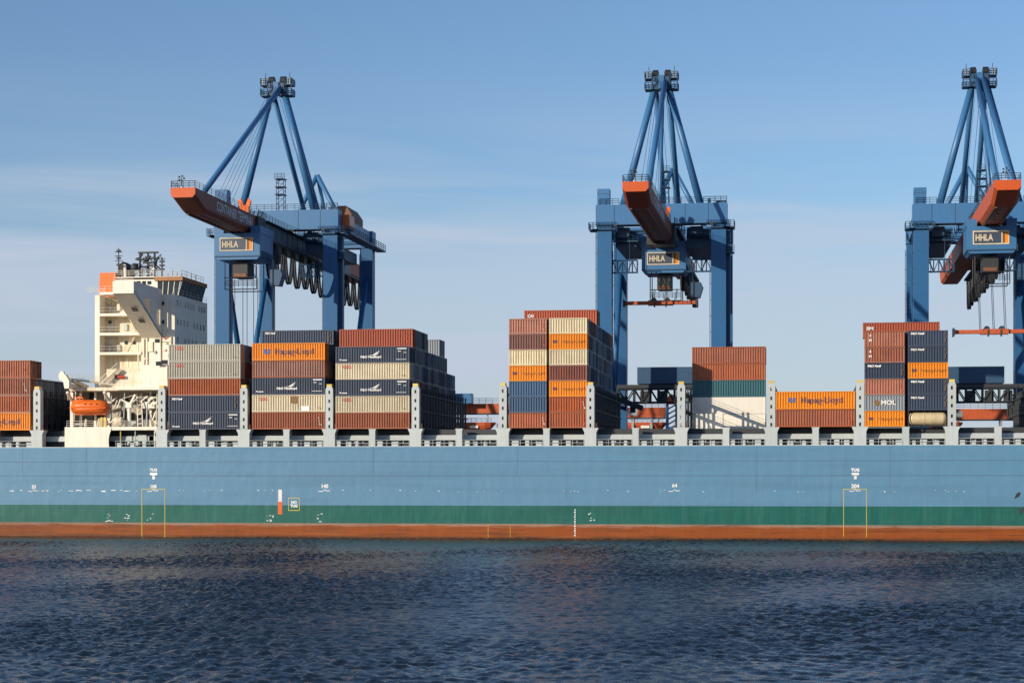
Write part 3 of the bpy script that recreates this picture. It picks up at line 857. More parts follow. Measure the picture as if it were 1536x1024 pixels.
# bridge wing
xw0, xw1 = XP(169, 0), XP(200.5, 0)
zt, zb = ZP(185, 421.5, 0), ZP(185, 440, 0)
zr = ZP(230, 503, 13.0)
wing = MB().prism([(.1, zb), (YH, zr-.4), (YH, zr+.1), (.5, zb+.5)], 'x', xw0, xw1).build('bridge_wing', M['house'], ship)
MB().box(xw0, xw1, 0, .1, zb, zt).build('front_bulwark', M['house'], wing)
for x0, x1, nm in ((xw0, xw0+.12, 'side_plate'), (xw1-.12, xw1, 'side_plate')):
    s = MB()
    def zl(y): return zb+.5 + (zr-zb)*(y-.1)/12.5
    ho0, ho1 = 4.8, 8.4
    if x0 > xw0:  # openings added in both plates to let a sun patch reach the wall
        pa, pb, z0_, z1_ = 11.3, 13.0, 35.9, 38.5
    else:
        pa, pb, z0_, z1_ = 9.0, 10.6, 37.2, 39.9
    def plate(y0, y1, top):
        s.prism([(y0, zl(y0)), (y1, zl(y1)), (y1, top), (y0, top)], 'x', x0, x1)
    s.prism([(.1, zb+.52), (ho0, zl(ho0)), (ho0, zt), (.1, zt)], 'x', x0, x1)
    s.prism([(ho0, zt-2.3), (ho1, zt-2.3), (ho1, zt), (ho0, zt)], 'x', x0, x1)
    s.prism([(ho0, zl(ho0)), (ho1, zl(ho1)), (ho1, zl(ho1)+.5), (ho0, zl(ho0)+.5)], 'x', x0, x1)
    plate(ho1, pa, zt); plate(pa, pb, max(z0_, zl(pb)+.05)); s.prism([(pa, z1_), (pb, z1_), (pb, zt), (pa, zt)], 'x', x0, x1); plate(pb, YH, zt)
    s.build('side_plate', M['house'], wing)
MB().box(xw0+.12, xw1-.12, .1, 8.8, zt-1.25, zt-1.1).build('wing_deck', M['deck_red'], wing)
for px, py, yy in ((200, 462, 4.4), (208, 480, 7.8)):
    zz = zb + (zr-zb)*(yy-.1)/12.5
    xm = (xw0+xw1)/2
    MB().prism([(yy-.5, zz-.24+.2), (yy+.5, zz-.24-.25), (yy+.5, zz-.2-.2), (yy-.5, zz-.2+.25)], 'x', xm-.1, xm+.9).build('floor_window', M['glass'], wing)
MB().rail((xw0+.1, .1, zt), (xw1-.1, .1, zt), .7, 1.2, .03, 2).build('wing_railing', M['house'], wing)

# wheelhouse
YW = 17.0
x172, x236, x275 = XP(172, YW), XP(236, YW), XP(274, YW)
zw0, zw1 = zTop, ZP(260, 421, YW)
zw2 = ZP(260, 415, YW)
wh = MB().box(x172, x236, YW, 31, zw0, zw1+.3).build('wheelhouse', M['house'], ship)
MB().prism([(x236, zw0), (x275-.9, zw0), (x275-.15, zw1), (x236, zw1)], 'y', YW+.1, 30).build('window_band', M['glass'], wh)
for k in range(8):
    y = YW + .1 + k*1.85
    MB().bar((x275-.86, y, zw0), (x275-.1, y, zw1), .09, .09).build('window_frame', M['steel'], wh)
for k in range(5):
    x = x236 + (x275-.9-x236)*k/4
    MB().bar((x, YW+.06, zw0), (x+.5*k/4, YW+.06, zw1), .1, .1).build('window_frame', M['house'], wh)
MB().box(x236-.4, x275+.1, YW-.4, 30.4, zw1, zw2).build('roof_fascia', M['fascia'], wh)
MB().box(x172, x275-.5, YW+.2, 30, zw2, zw2+.12).build('roof', M['house'], wh)
MB().rail((x236, YW+.1, zw2+.1), (x275-.3, YW+.1, zw2+.1), 1.0, 1.2, .035, 2).rail((x275-.3, YW+.1, zw2+.1), (x275-.3, 29.5, zw2+.1), 1.0, 1.6, .035, 2).build('railing', M['house'], wh)
MB().rail((x172, YW+.1, zw2+.2), (x236, YW+.1, zw2+.2), 1.0, 1.2, .04, 3).build('railing', M['house'], wh)
for px in (208, 216, 224):
    p = at(px, 424, YW)
    MB().box(p.x-.35, p.x+.35, YW-.05, YW, p.z-.3, p.z+.3).build('window', M['glass'], wh)
# radar masts and roof gear
rm = MB()
p = at(178, 409, 19); q = at(178, 372, 19)
rm.tube((p.x, 19, p.z-2), (p.x, 19, q.z), .16, 6, .07)
for py in (378, 384, 391): rm.tube((p.x-.7, 19, ZP(178, py, 19)), (p.x+.7, 19, ZP(178, py, 19)), .06, 5)
for py in (376, 387, 397): rm.box(p.x-.3, p.x+.3, 18.7, 19.3, ZP(178, py, 19)-.15, ZP(178, py, 19)+.15)
rm.build('signal_mast', M['dark'], ship)
ex = MB()
p = at(190, 409, 21)
ex.prism([(p.x-1.4, p.z-2), (p.x+.9, p.z-2), (p.x+.8, p.z+.2), (p.x+.2, p.z+1.6), (p.x-.4, p.z+1.9), (p.x-1.2, p.z+1)], 'y', 20, 22.5)
ex.build('exhaust_casing', M['black'], ship)
MB().tube((p.x+.3, 19.8, p.z-2), (p.x+.1, 19.8, p.z+1.3), .3, 8).build('vent_pipe', M['house'], ship)
rp = MB()
for px in (210, 222, 232): 
    a = at(px, 409, 21)
    rp.tube((a.x, 21, a.z-2), (a.x, 21, ZP(px, 380, 21)), .18, 6)
a, b = at(208, 379, 21), at(237, 379, 21)
rp.box(a.x, b.x, 20.6, 21.4, a.z-.12, a.z+.12)
for px, py in ((210, 389), (222, 394), (232, 387), (216, 400), (228, 398)):
    c = at(px, py, 21); rp.box(c.x-.7, c.x+.7, 20.5, 21.5, c.z-.12, c.z+.12)
for px, py in ((212, 384), (224, 387), (235, 391), (205, 399), (219, 389)):
    c = at(px, py, 20.6); rp.tube((c.x-.3, 20.6, c.z-.3), (c.x+.2, 20.6, c.z+.4), .2, 6)
rp.tube(at(210, 399, 21), at(232, 384, 21), .07, 5); rp.tube(at(222, 384, 21), at(240, 404, 21), .07, 5)
rr2 = random.Random(4)
for _ in range(26):
    c = at(rr2.uniform(204, 240), rr2.uniform(386, 408), 21)
    rp.tube((c.x, rr2.uniform(20.4, 21.6), c.z), (c.x+rr2.uniform(-.9, .9), rr2.uniform(20.4, 21.6), c.z+rr2.uniform(-.5, .9)), rr2.uniform(.05, .16), 5)
rp.build('radar_mast', M['dark'], ship)
for _ in range(16):
    c = at(rr2.uniform(176, 244), 409, rr2.uniform(19, 24))
    hh = rr2.uniform(.8, 2.6)
    MB().tube((c.x, c.y, zw2), (c.x, c.y, zw2+hh), .06, 5).box(c.x-.22, c.x+.22, c.y-.2, c.y+.2, zw2+hh*.7, zw2+hh*.7+.25).build('roof_fitting', M[rr2.choice(['dark', 'house', 'dark', 'steel'])], ship)
c = at(202, 401, 20)
MB().loft([[(c.x + .75*math.cos(a)*math.cos(e), 20 + .75*math.sin(a)*math.cos(e), c.z + .75*math.sin(e)) for a in [k*math.pi/6 for k in range(12)]] for e in [-1.5, -1, -.5, 0, .5, 1, 1.5]]).build('satellite_dome', M['dark'], ship, smooth=True)
wm = MB(); c = at(243, 409, 20); t_ = at(243, 386, 20)
wm.tube((c.x, 20, c.z-1), (c.x, 20, t_.z), .14, 6); wm.tube((c.x-.6, 20, t_.z-.3), (c.x+.6, 20, t_.z-.3), .06, 5)
for py in (392, 398, 404): wm.box(c.x-.4, c.x+.4, 19.7, 20.3, ZP(243, py, 20)-.14, ZP(243, py, 20)+.14)
wm.build('antenna_mast', M['dark'], ship)
for k in range(7):
    a = at(252 + k*7, 418 + k*1.6, 22 + k)
    MB().tube((a.x, a.y, zw2), (a.x, a.y, zw2 + 1.2 + (k*37 % 10)/10), .05, 5).build('whip_antenna', M['dark'], ship)
# funnel
f0, f1 = XP(147.5, 19), XP(173, 19)
MB().prism([(f0, zTop-.5), (f1, zTop-.5), (f1, ZP(160, 409, 19)), (f0+.3, ZP(160, 409, 19))], 'y', 19, 27).build('funnel', M['lifeboat'], ship)
MB().rail((f0-.3, YH, zTop+.35), (f1, YH, zTop+.35), 1.1, 1.0, .04, 3).build('funnel_railing', M['house'], ship)

# decks below
x98, x104, x167, x172b, x237, x250 = (XP(p, .3) for p in (98, 104, 167, 172, 237, 250))
MB().box(x172b, x250, .6, 36, 24.2, UD).build('upper_deck', M['house'], ship)
MB().box(XP(104, 2.6), x172b, 2.6, 36, 24.2, UD-.01).build('upper_deck', M['house_worn'], ship)
arm = MB()
zA = lambda py: ZP(96, py, .3)
arm.prism([(XP(97, .3), zA(582.5)), (XP(103.5, .3), zA(582.5)), (XP(104, .3), zA(571)), (XP(98, .3), zA(561)), (XP(88, .3), zA(562)), (XP(89, .3), zA(569)), (XP(95, .3), zA(572))], 'y', .2, 1.2)
arm.prism([(XP(97.5, .3), zA(582)), (XP(103, .3), zA(582)), (XP(103, .3), zA(575)), (XP(97.5, .3), zA(575))], 'y', 1.2, 6)
arm.prism([(XP(88, .3), zA(562)), (XP(91, .3), zA(556)), (XP(95, .3), zA(557)), (XP(96, .3), zA(561.5))], 'y', .3, .9)
arm.build('davit_head', M['house'], ship)
MB().prism([(1.2, zA(573)), (8, zA(581)), (8, zA(575)), (1.2, zA(567))], 'x', XP(104, .3), XP(104, .3)+.4).build('davit_beam', M['house_worn'], ship)
st = MB()
st.bar(at(103, 568, 2.5), at(172, 577, 5.4), .25, .35)
st.build('deck_stringer', M['house_worn'], ship)
MB().rail(at(106, 568, 2.6), at(168, 576, 5.2), .9, 1.0, .03, 3).build('railing', M['house'], ship)
MB().rail((x172b, .8, UD), (x250, .8, UD), 1.0, 1.4, .03, 3).build('railing', M['house'], ship)
# tier above the upper deck
xa, xb = XP(160, 9), XP(262, 9)
MB().box(xa, xb, 9, 31, UD, ZP(200, 553, 9)).build('lower_house', M['house_worn'], ship)
xa, xb = XP(213, 4.5), XP(251, 4.5)
MB().box(xa, xb, 4.5, 9, UD, ZP(230, 547, 4.5)).build('deck_house', M['house'], ship)
MB().rail((xa, 4.7, ZP(230, 547, 4.5)), (xb, 4.7, ZP(230, 547, 4.5)), 1.0, 1.3, .03, 2).build('railing', M['house'], ship)
sr = MB()
a, b = at(150, 577, 8.0), at(176, 553, 8.0)
sr.bar(a, b, .8, .25); sr.bar(a + Vector((0,0,1)), b + Vector((0,0,1)), .08, .08)
for k in range(9):
    c = a.lerp(b, k/8); sr.tube(c, c + Vector((0,0,1)), .03, 4)
sr.build('stairway', M['house_worn'], ship)
for px, py in ((176, 565), (238, 545), (247, 543)):
    c = at(px, py, 3.9 if px > 200 else 8.9)
    MB().box(c.x-.5, c.x+.5, c.y, c.y+.1, c.z-.35, c.z+.35).build('window', M['glass'], ship)
c = at(181, 565, 8.6); MB().tube((c.x-.5, 8.6, c.z), (c.x+.6, 8.6, c.z), .28, 8).build('life_raft', M['ink_red'], ship)
# boat deck
MB().box(x98, x237, .3, 36, BD-.45, BD).build('boat_deck', M['house'], ship)
yb = 8.5
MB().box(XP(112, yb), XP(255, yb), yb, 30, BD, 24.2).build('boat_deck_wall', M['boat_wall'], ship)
for px, py, hw, hh in ((138, 591, 4.5, 8), (148, 628, 9, 9), (190, 600, 3, 5), (185, 626, 4, 11), (197, 628, 5, 10), (222, 628, 9, 8), (228, 594, 6, 3), (210, 630, 4, 9)):
    c = at(px, py, yb)
    MB().box(c.x-hw/9, c.x+hw/9, yb-.06, yb, max(BD+.02, c.z-hh/9), c.z+hh/9).build('doorway', M['dark'], ship)
MB().box(XP(106, 3.5), XP(106, 3.5)+.15, 3.5, 8.4, BD, 24.2).build('added_sun_screen', M['boat_wall'], ship)  # added plate that blocks the sun so the wall behind falls dark
# bulwark at the deck edge with its curved cut
zz = lambda py: ZP(130, py, 0)
c0 = XP(167, 0)
prof = [(x98, DK), (XP(163.5, 0), DK)]
for k in range(7):
    t = k/6
    prof.append((XP(163.5 - 1.6*math.sin(math.pi*t*.9) + 4*t*t, 0), DK + (zz(643)-DK)*t))
prof += [(XP(168, 0), BD), (x98, BD)]
MB().prism(prof, 'y', .03, .28).build('bulwark', M['house'], ship)
MB().box(x98, x98+.25, .28, 6, DK, BD-.45).build('bulwark_side', M['house'], ship)
MB().box(XP(168.2, .1), x237, .05, .29, BD-.55, BD+.02).build('deck_fascia', M['house'], ship)
MB().box(XP(168, 4), XP(246, 4), 4, 4.2, DK+.05, BD-.46).build('inner_bulkhead', M['ship_grey'], ship)
for px, m in ((181, 'yellow'), (203, 'ship_grey'), (232, 'house')):
    c = at(px, 660, .6)
    MB().tube((c.x, .6, DK+.05), (c.x, .6, BD-.45), .09, 6).build('deck_post', M[m], ship)
for px, py, wd, hh in ((214, 653, 1.5, .25), (205, 664, .7, .9), (218, 664, .9, .7), (228, 660, .8, 1.6), (194, 664, .5, .8)):
    c = at(px, py, 2.5); MB().box(c.x-wd/2, c.x+wd/2, 2.2, 2.8, max(DK+.06, c.z-hh/2), c.z+hh/2).build('deck_fitting', M['ship_grey' if px != 228 else 'dark'], ship)
MB().rail((x98+.2, .4, BD), (XP(160, .4), .4, BD), 1.0, 1.2, .03, 3).rail((XP(168, .4), .4, BD), (x237-.1, .4, BD), 1.0, 1.2, .03, 3).build('railing', M['house'], ship)
# davits, hose reels, hand crane on the boat deck
for px in (108, 163):
    dv = MB()
    a = at(px, 640, 3.5)
    dv.box(a.x-.25, a.x+.25, 3.3, 3.9, BD, 24.0)
    dv.bar((a.x, 3.4, 22.6), (a.x, 1.4, 23.9), .4, .4)
    dv.tube((a.x, 1.6, 23.6), (a.x, 1.8, 22.6), .06, 5)
    dv.build('boat_davit', M['house'], ship)
hc = MB()
a = at(194, 640, 2.6)
hc.tube((a.x, 2.6, BD), (a.x, 2.6, BD+3.4), .32, 8); hc.box(a.x-.5, a.x+.5, 2.1, 3.1, BD+3.2, BD+4.1)
hc.bar((a.x, 2.6, BD+3.9), (a.x-1.4, 2.2, BD+4.6), .25, .3); hc.bar((a.x, 2.6, BD+3.6), (a.x+1.2, 2.2, BD+5.4), .22, .3)
hc.tube((a.x+1.2, 2.2, BD+5.4), (a.x-1.4, 2.2, BD+4.6), .05, 4); hc.tube((a.x-1.4, 2.2, BD+4.6), (a.x-1.9, 2.2, BD+3.2), .12, 6)
hc.build('provision_crane', M['house'], ship)
lf = MB()
for px in (207, 214): lf.tube(at(px, 640, 2.2), at(px - 2, 590, 3.5), .1, 5)
for k in range(7): lf.tube(at(207 - .3*k, 636 - k*7, 2.2 + k*.18), at(214 - .3*k, 634 - k*7, 2.2 + k*.18), .06, 4)
lf.build('ladder', M['house'], ship)
for px, py, rr in ((178, 632, .75), (156, 634, .5)):
    c = at(px, py, 1.8); MB().tube((c.x-.6, 1.8, c.z), (c.x+.6, 1.8, c.z), rr, 12).build('winch_drum', M['house_worn'], ship)
for px in (153, 158): 
    c = at(px, 634, 1.0); MB().box(c.x-.2, c.x+.2, .7, 1.3, BD, BD+1.6).build('yellow_locker', M['yellow'], ship)
for px, py in ((170, 600), (216, 598), (225, 600), (233, 604), (167, 632), (202, 600)):
    c = at(px, py, 3.2); MB().bar((c.x-.6, 3.2, c.z-.5), (c.x+.6, 3.2, c.z+.5), .14, .18).build('davit_stay', M['house'], ship)
MB().box(XP(208, 3.5), XP(240, 3.5), 3.5, 4.2, ZP(220, 612, 3.5), ZP(220, 594, 3.5)).build('upper_balcony', M['house'], ship)
for px in (212, 219, 226, 233): 
    c = at(px, 600, 3.4); MB().box(c.x-.22, c.x+.22, 3.42, 3.5, c.z-.25, c.z+.25).build('window', M['glass'], ship)
for px, py, dx_, dz_, rr_ in ((112, 606, .2, 5.5, .09), (118, 636, 1.5, .1, .12), (128, 634, .1, 1.2, .16), (147, 634, .3, 1.4, .14), (166, 612, .2, 4.5, .1), (172, 610, .8, 2.2, .12), (186, 612, .1, 5, .09), (220, 626, .1, 4, .12), (231, 624, .6, 1.6, .16), (235, 610, .1, 5, .1)):
    c = at(px, py, 2.2); z0_ = max(BD, c.z-dz_/2)
    MB().tube((c.x-dx_/2, 2.2, z0_), (c.x+dx_/2, 2.4, min(24.1, z0_+dz_)), rr_, 6).build('deck_pipe', M[rq.choice(['house', 'house_worn', 'ship_grey'])], ship)
for px in (150, 184, 201, 218, 233):
    c = at(px, 636, 5.0); MB().box(c.x-.5, c.x+.45, 4.6, 5.4, BD, BD+rq.uniform(.8, 1.9)).build('deck_machine', M[rq.choice(['boat_wall', 'ship_grey', 'dark', 'house_worn'])], ship)
for px in (121, 143, 226): 
    c = at(px, 630, 4.5); MB().box(c.x-.18, c.x+.18, 4.4, 4.7, BD, 24.2).build('deck_column', M['house'], ship)

def lifeboat():
    c = at(136, 620.5, 1.9)
    r = empty('lifeboat', c, 'orange enclosed lifeboat hanging below the upper deck of the superstructure', 'lifeboat')
    def ring(x, hw, zb, zm, n=8, top=False):
        pts = []
        for k in range(n+1):
            a = math.pi*k/n
            pts.append((x, -hw*math.cos(a), (zm - (zm-zb)*math.sin(a)) if not top else zm + (zb-zm)*math.sin(a)))
        return pts
    L = 3.3
    hull_r = [ring(x*L, hw, zb, .95) for x, hw, zb in ((-1, .25, .55), (-.96, .75, .25), (-.8, 1.15, .06), (-.3, 1.35, 0), (.4, 1.35, 0), (.75, 1.15, .08), (.93, .7, .3), (1, .2, .6))]
    MB().loft(hull_r).build('hull', M['lifeboat'], r, smooth=True)
    can = [ring(x*L, hw, zt, .95, top=True) for x, hw, zt in ((-.98, .6, 1.5), (-.92, 1.0, 2.25), (-.5, 1.25, 2.4), (.5, 1.25, 2.3), (.84, 1.0, 2.05), (.95, .55, 1.4))]
    MB().loft(can).build('canopy', M['lifeboat'], r, smooth=True)
    MB().prism([(-.82*L, 1.7), (-.28*L, 1.9), (-.36*L, 2.75), (-.5*L, 2.95), (-.72*L, 2.7)], 'y', -.6, .6).build('cockpit', M['lifeboat'], r)
    MB().box(-.97*L, .95*L, -1.42, 1.42, .88, 1.0).build('fender', M['lifeboat'], r)
    for x in (-.66, -.48): MB().box(x*L, x*L+.4, -.63, .63, 2.3, 2.55).build('window', M['glass'], r)
    for x in (-.2, .1, .4): MB().box(x*L, x*L+.35, -1.16, -1.1, 1.45, 1.65).build('window', M['glass'], r)
    MB().box(-.8*L, .8*L, -.08, .08, -.15, .05).build('keel', M['lifeboat'], r)
lifeboat()

# ------------------------------------------------------------------ the quay cranes
YQ = 56.0
def crane(px_c, tip, ty, label, sp_z, sp_dx=0.0, stays=(1.5,), rear_house=False, cable_to=None, sp_label=None, YQ=56.0, ZA=84.6, hinge=-1, boom_mat='boom_shaded', girder_mat='girder_grey', tail_y=69):
    X0 = XP(px_c, YQ)
    r = empty('container_crane', (X0, YQ, GZ), label, 'crane', 'blue container cranes on the quay')
    O = (0, 0, GZ)
    B, NV, OR, GG, DKm = M['crane_blue'], M['crane_navy'], M['crane_orange'], M['girder_grey'], M['dark']
    G = 10.7
    def part(mb, name, mat, parent=None, smooth=False):
        return mb.build(name, mat, parent or r, O, smooth)
    ZG0, ZG1 = 57.2, 61.0
    for sx in (-1, 1):
        for y, wd in ((0, 1.38), (30, 1.3)):
            lg = MB().box(sx*G-wd, sx*G+wd, y-1.25, y+1.25, GZ+1.8, ZG0)
            leg = part(lg, 'leg', M['leg_blue'])
            rib = MB()
            for z in (20, 32, 44, 52):
                rib.box(sx*G-wd-.02, sx*G+wd+.02, y-1.27, y+1.27, z, z+.07)
            part(rib, 'flange', M['leg_blue'], leg)
            ld = MB().tube((sx*G-wd-.25, y-.9, 10), (sx*G-wd-.25, y-.9, 56), .05, 4).tube((sx*G-wd-.25, y-.3, 10), (sx*G-wd-.25, y-.3, 56), .05, 4)
            for z in range(10, 56, 3): ld.box(sx*G-wd-.3, sx*G-wd, y-.95, y-.25, z, z+.06)
            part(ld, 'ladder', NV, leg)
            bo = MB().box(sx*G-2.4, sx*G+2.4, y-.9, y+.9, GZ+.6, GZ+1.8)
            for k in range(4):
                cx = sx*G-1.8+k*1.2
                bo.tube((cx, y-.5, GZ+.45), (cx, y+.5, GZ+.45), .45, 10)
            part(bo, 'bogie', DKm, leg)
        # fore-aft members of the side frame
        part(MB().box(sx*G-1.0, sx*G+1.0, 1.25, 28.75, 57.6, 60.4), 'side_beam', B)
        part(MB().box(sx*G-1.0, sx*G+1.0, 1.25, 28.75, 24.2, 26.4), 'sill_beam', B)
        for y in (1.2, 28.8):
            part(MB().tube((sx*G, y, 51), (sx*G, 15 + (y-15)*.06, 26.4), .55, 12), 'brace', M['leg_blue'], smooth=True)
        # stair tower on the outer side
        pf = MB().box(sx*(G+2.0)-.9, sx*(G+2.0)+.9, -1.9, 1.9, 56.3, 56.5)
        pf.rail((sx*(G+2.0)-.9, -1.85, 56.5), (sx*(G+2.0)+.9, -1.85, 56.5), 1.2, .8, .05)
        pf.rail((sx*(G+2.9), -1.85, 56.5), (sx*(G+2.9), 1.85, 56.5), 1.2, 1.0, .05)
        pf.box(sx*G-2.2, sx*G+2.2, -1.9, -1.25, 56.3, 56.48)
        pf.rail((sx*G-2.2, -1.88, 56.5), (sx*G+2.2, -1.88, 56.5), 1.2, .8, .05)
        part(pf, 'platform', NV)
    lift = MB().box(G+1.3, G+2.1, .2, 1.4, 8, 56)
    part(lift, 'lift_shaft', NV)
    lp = MB().box(G+1.3, G+2.9, -1.4, .6, 51.6, 51.8).rail((G+1.4, -1.35, 51.8), (G+2.9, -1.35, 51.8), 1.2, .7, .05).box(G+1.6, G+2.6, -.8, .2, 51.8, 53.2)
    part(lp, 'service_platform', NV)
    # portal girders
    gw = part(MB().box(-G-1.6, G+1.6, -1.5, 1.5, ZG0, ZG1), 'portal_girder', B)
    sm = MB()
    for x in (-G+1.9, G-1.9, -4.5, 4.5): sm.box(x-.06, x+.06, -1.53, 1.53, ZG0-.02, ZG1+.02)
    sm.box(-G-1.62, G+1.62, -1.56, -1.5, ZG0, ZG0+.14)
    part(sm, 'seam', NV, gw)
    rl = MB().rail((-G-1, -1.4, ZG1), (-7.9, -1.4, ZG1), 1.15, 1.4, .05).rail((-6.8, -1.4, ZG1), (6.8, -1.4, ZG1), 1.15, 1.6, .045).rail((7.9, -1.4, ZG1), (G+1.5, -1.4, ZG1), 1.15, 1.1, .06)
    rl.box(G-.5, G+1.4, -.6, .8, ZG1, ZG1+.5).box(8.6, 9.2, -.4, .6, ZG1, ZG1+.9)
    part(rl, 'railing', NV, gw)
    part(MB().box(-G-1.4, G+1.4, 28.4, 31.6, ZG0, 60.6), 'portal_girder', B)
    tb = part(MB().box(-G-1.35, -G+.95, -1.2, 1.2, ZG1, ZG1+(4.3 if rear_house else 3.1)), 'tower_box', B)
    part(MB().box(-G-1.37, -G+.97, -1.22, 1.22, ZG1+2.1, ZG1+2.2), 'seam', NV, tb)
    # boom, main girder and tail: one box girder
    zb, zt, hw = 53.8, 57.15, 2.1
    orange_tip = None
    bm = MB()
    def sec(y, lo): return [(-hw, y, zt), (-hw, y, lo+.5), (-hw+.5, y, lo), (hw-.5, y, lo), (hw, y, lo+.5), (hw, y, zt)]
    bm.loft([sec(tip, zt-1.6), sec(tip+6, zb), sec(hinge, zb)])
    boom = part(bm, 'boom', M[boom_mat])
    part(MB().prism([(-hw, zt), (-hw, zt-1.1), (-hw+.5, zt-1.6), (hw-.5, zt-1.6), (hw, zt-1.1), (hw, zt)], 'y', tip-.06, tip-.003), 'boom_tip', M['tip_orange'], boom)
    for k in range(12):
        y = tip + 8 + k*(hinge-tip-10)/12
        part(MB().box(-.45, .1, y, y+.45, zb-.1, zb), 'bolt_plate', M['steel'], boom)
    rl = MB()
    rl.box(hw-.02, hw+.1, tip+6.2, hinge-1, zb+.6, zb+.68)
    for s_ in (-1, 1):
        rl.box(s_*(hw-.8)-.2, s_*(hw-.8)+.2, tip+6.2, hinge-1, zb-.22, zb)
    part(rl, 'trolley_rail', M['rust_brown'], boom)
    rr_ = MB().rail((-hw+.1, tip+.1, zt), (hw-.1, tip+.1, zt), 1.1, 1.0, .05).rail((hw-.05, tip+.1, zt), (hw-.05, hinge-4, zt), 1.1, 2.2, .035).rail((-hw+.05, tip+.1, zt), (-hw+.05, hinge-4, zt), 1.1, 2.2, .035)
    rr_.tube((-.3, tip+.1, zt), (-.3, tip+.1, zt+1.6), .08, 6)
    for a in range(5): rr_.box(-.3+.45*math.cos(a*1.25)-.14, -.3+.45*math.cos(a*1.25)+.14, tip-.05, tip+.25, zt+1.4+.4*math.sin(a*1.25), zt+1.65+.4*math.sin(a*1.25))
    part(rr_, 'boom_railing', DKm, boom)
    part(MB().box(-.35, -.2, tip-.05, tip, zt-1.4, zt+.2), 'lamp_post', M['ink_white'], boom)
    t1 = text('CONTAINER TERMINAL', 2.3, M['ink_white'], 'lettering', boom, (hw+.03, tip+22.2, zb+1.85-GZ), width=21.5, rot=(math.pi/2, 0, math.pi/2), bold=.03)
    part(MB().prism([(.1, zt), (1.7, zt), (1.7, zt+.9), (2.1, zt+2.3), (1.6, zt+2.8), (1.1, zt+1.5), (.7, zt+1.5), (.2, zt+2.8), (-.3, zt+2.3), (.1, zt+.9)], 'y', hinge-5, hinge-4.4), 'latch_hook', M['lifeboat'], boom)
    hg = MB().box(-hw-.5, hw+.5, hinge-2, hinge+2.7, zb-.6, zt+.05)
    for k in range(8): hg.tube((-2.2+k*.6, hinge-1.8+k*.5, zt), (-2.0+k*.6, hinge-1.4+k*.5, zt+1.2+(k*13 % 7)/8), .12, 5)
    hg.rail((hw+.5, hinge-2, zt), (hw+.5, hinge+2.6, zt), 1.1, 1.1, .06)
    part(hg, 'boom_hinge', DKm)
    mg = part(MB().box(-hw, hw, hinge+2.72, 50, zb, zt), 'main_girder', M[girder_mat])
    st = MB()
    for k in range(int((49-hinge-3)/3.8)): st.box(hw, hw+.09, hinge+4+k*3.8, hinge+4.2+k*3.8, zb+.1, zt-.1)
    st.box(hw, hw+.3, hinge+3, 49.5, zb, zb+.25)
    part(st, 'stiffener', M[girder_mat], mg)
    wk = MB().rail((hw+.6, hinge+3, zt-.2), (hw+.6, 49, zt-.2), 1.1, 2, .045); wk.box(hw+.02, hw+.9, hinge+3, 49, zt-.35, zt-.2)
    part(wk, 'walkway', DKm, mg)
    hang = MB()
    for y in (0, 30):
        for x in (-1.5, 1.5): hang.box(x-.3, x+.3, y-.6, y+.6, zt, ZG0)
    for y in (8, 15, 22):
        for x in (3.2, -3.2): hang.tube((x, y, 59.5), (x, y, zt-.2), .12, 6)
    part(hang, 'hanger', B)
    tl = MB(); tl.loft([sec(50.05, zb), sec(tail_y-3, zb), sec(tail_y, zt-1.6)])
    part(tl, 'tail_girder', OR)
    # cross truss walkways inside the portal
    for x0, x1 in ((-G+1.4, -4.6), (4.6, G-1.4)):
        part(MB().truss((x0, .2, 48.4), (x1, .2, 48.4), 2.3, 1.2, 5, .09), 'truss_walkway', NV)
    for x in (-8.5, -2.5, 3.5, 9.5):
        fl = MB().tube((x, -1.5, ZG0-.1), (x, -1.9, ZG0-.1), .06, 4).box(x-.3, x+.3, -2.2, -1.8, ZG0-.35, ZG0-.05)
        part(fl, 'floodlight', DKm)
    for k, (z, r_) in enumerate(((59.9, .16), (59.4, .1), (58.3, .12))): part(MB().tube((-G+2, 28.1-.3*k, z), (G-2, 28.1-.3*k, z), r_, 6), 'pipe', NV)
    part(MB().box(-8.5, -6.3, 1.6, 4, 55.2, 57.1), 'switch_cabinet', NV)
    part(MB().box(5.2, 7.6, 1.6, 3.4, 55.6, 57.1), 'switch_cabinet', NV)
    part(MB().rail((-9.3, 1.7, 54.6), (-4.6, 1.7, 54.6), 1.1, 1, .05).box(-9.3, -4.6, 1.6, 3.0, 54.4, 54.6), 'catwalk', NV)
    for x in (-8.8, -6.2, 5.0, 7.6): part(MB().tube((x, 1.8, 48.4), (x, 1.8, 57), .06, 4), 'hanger_rod', NV)
    # apex
    for sx in (-1, 1):
        part(MB().tube((sx*7.3, 0, ZG1-.2), (sx*1.05, 0, ZA), .72, 14, .6), 'mast_leg', B, smooth=True)
        part(MB().tube((sx*1.2, .4, ZA-.2), (sx*1.5, 30, 60.5), .5, 12), 'rear_strut', B, smooth=True)
        part(MB().tube((sx*6.4, 30, 60.4), (0, 30, 72.6), .5, 12), 'rear_mast_leg', B, smooth=True)
    part(MB().tube((0, 30.2, 72.4), (.4, 42, zt), .4, 10), 'tail_tie', B, smooth=True)
    for x in stays:
        part(MB().tube((x*.45, -.6, ZA), (x, tip+6, zt), .52, 12), 'boom_stay', B, smooth=True)
    if not rear_house: part(MB().tube((.3, -.5, ZA), (.8, -16, zt), .38, 10), 'inner_stay', B, smooth=True)
    cb = MB()
    for k in range(5):
        cb.tube((-.9+.45*k, -.8, ZA+.5), (-1.2+.6*k, tip+20+k*.5, zt), .035, 4)
        if k % 2: cb.tube((-.9+.45*k, .8, ZA+.5), (-1.2+.6*k, 40, zt), .035, 4)
    part(cb, 'rope', DKm)
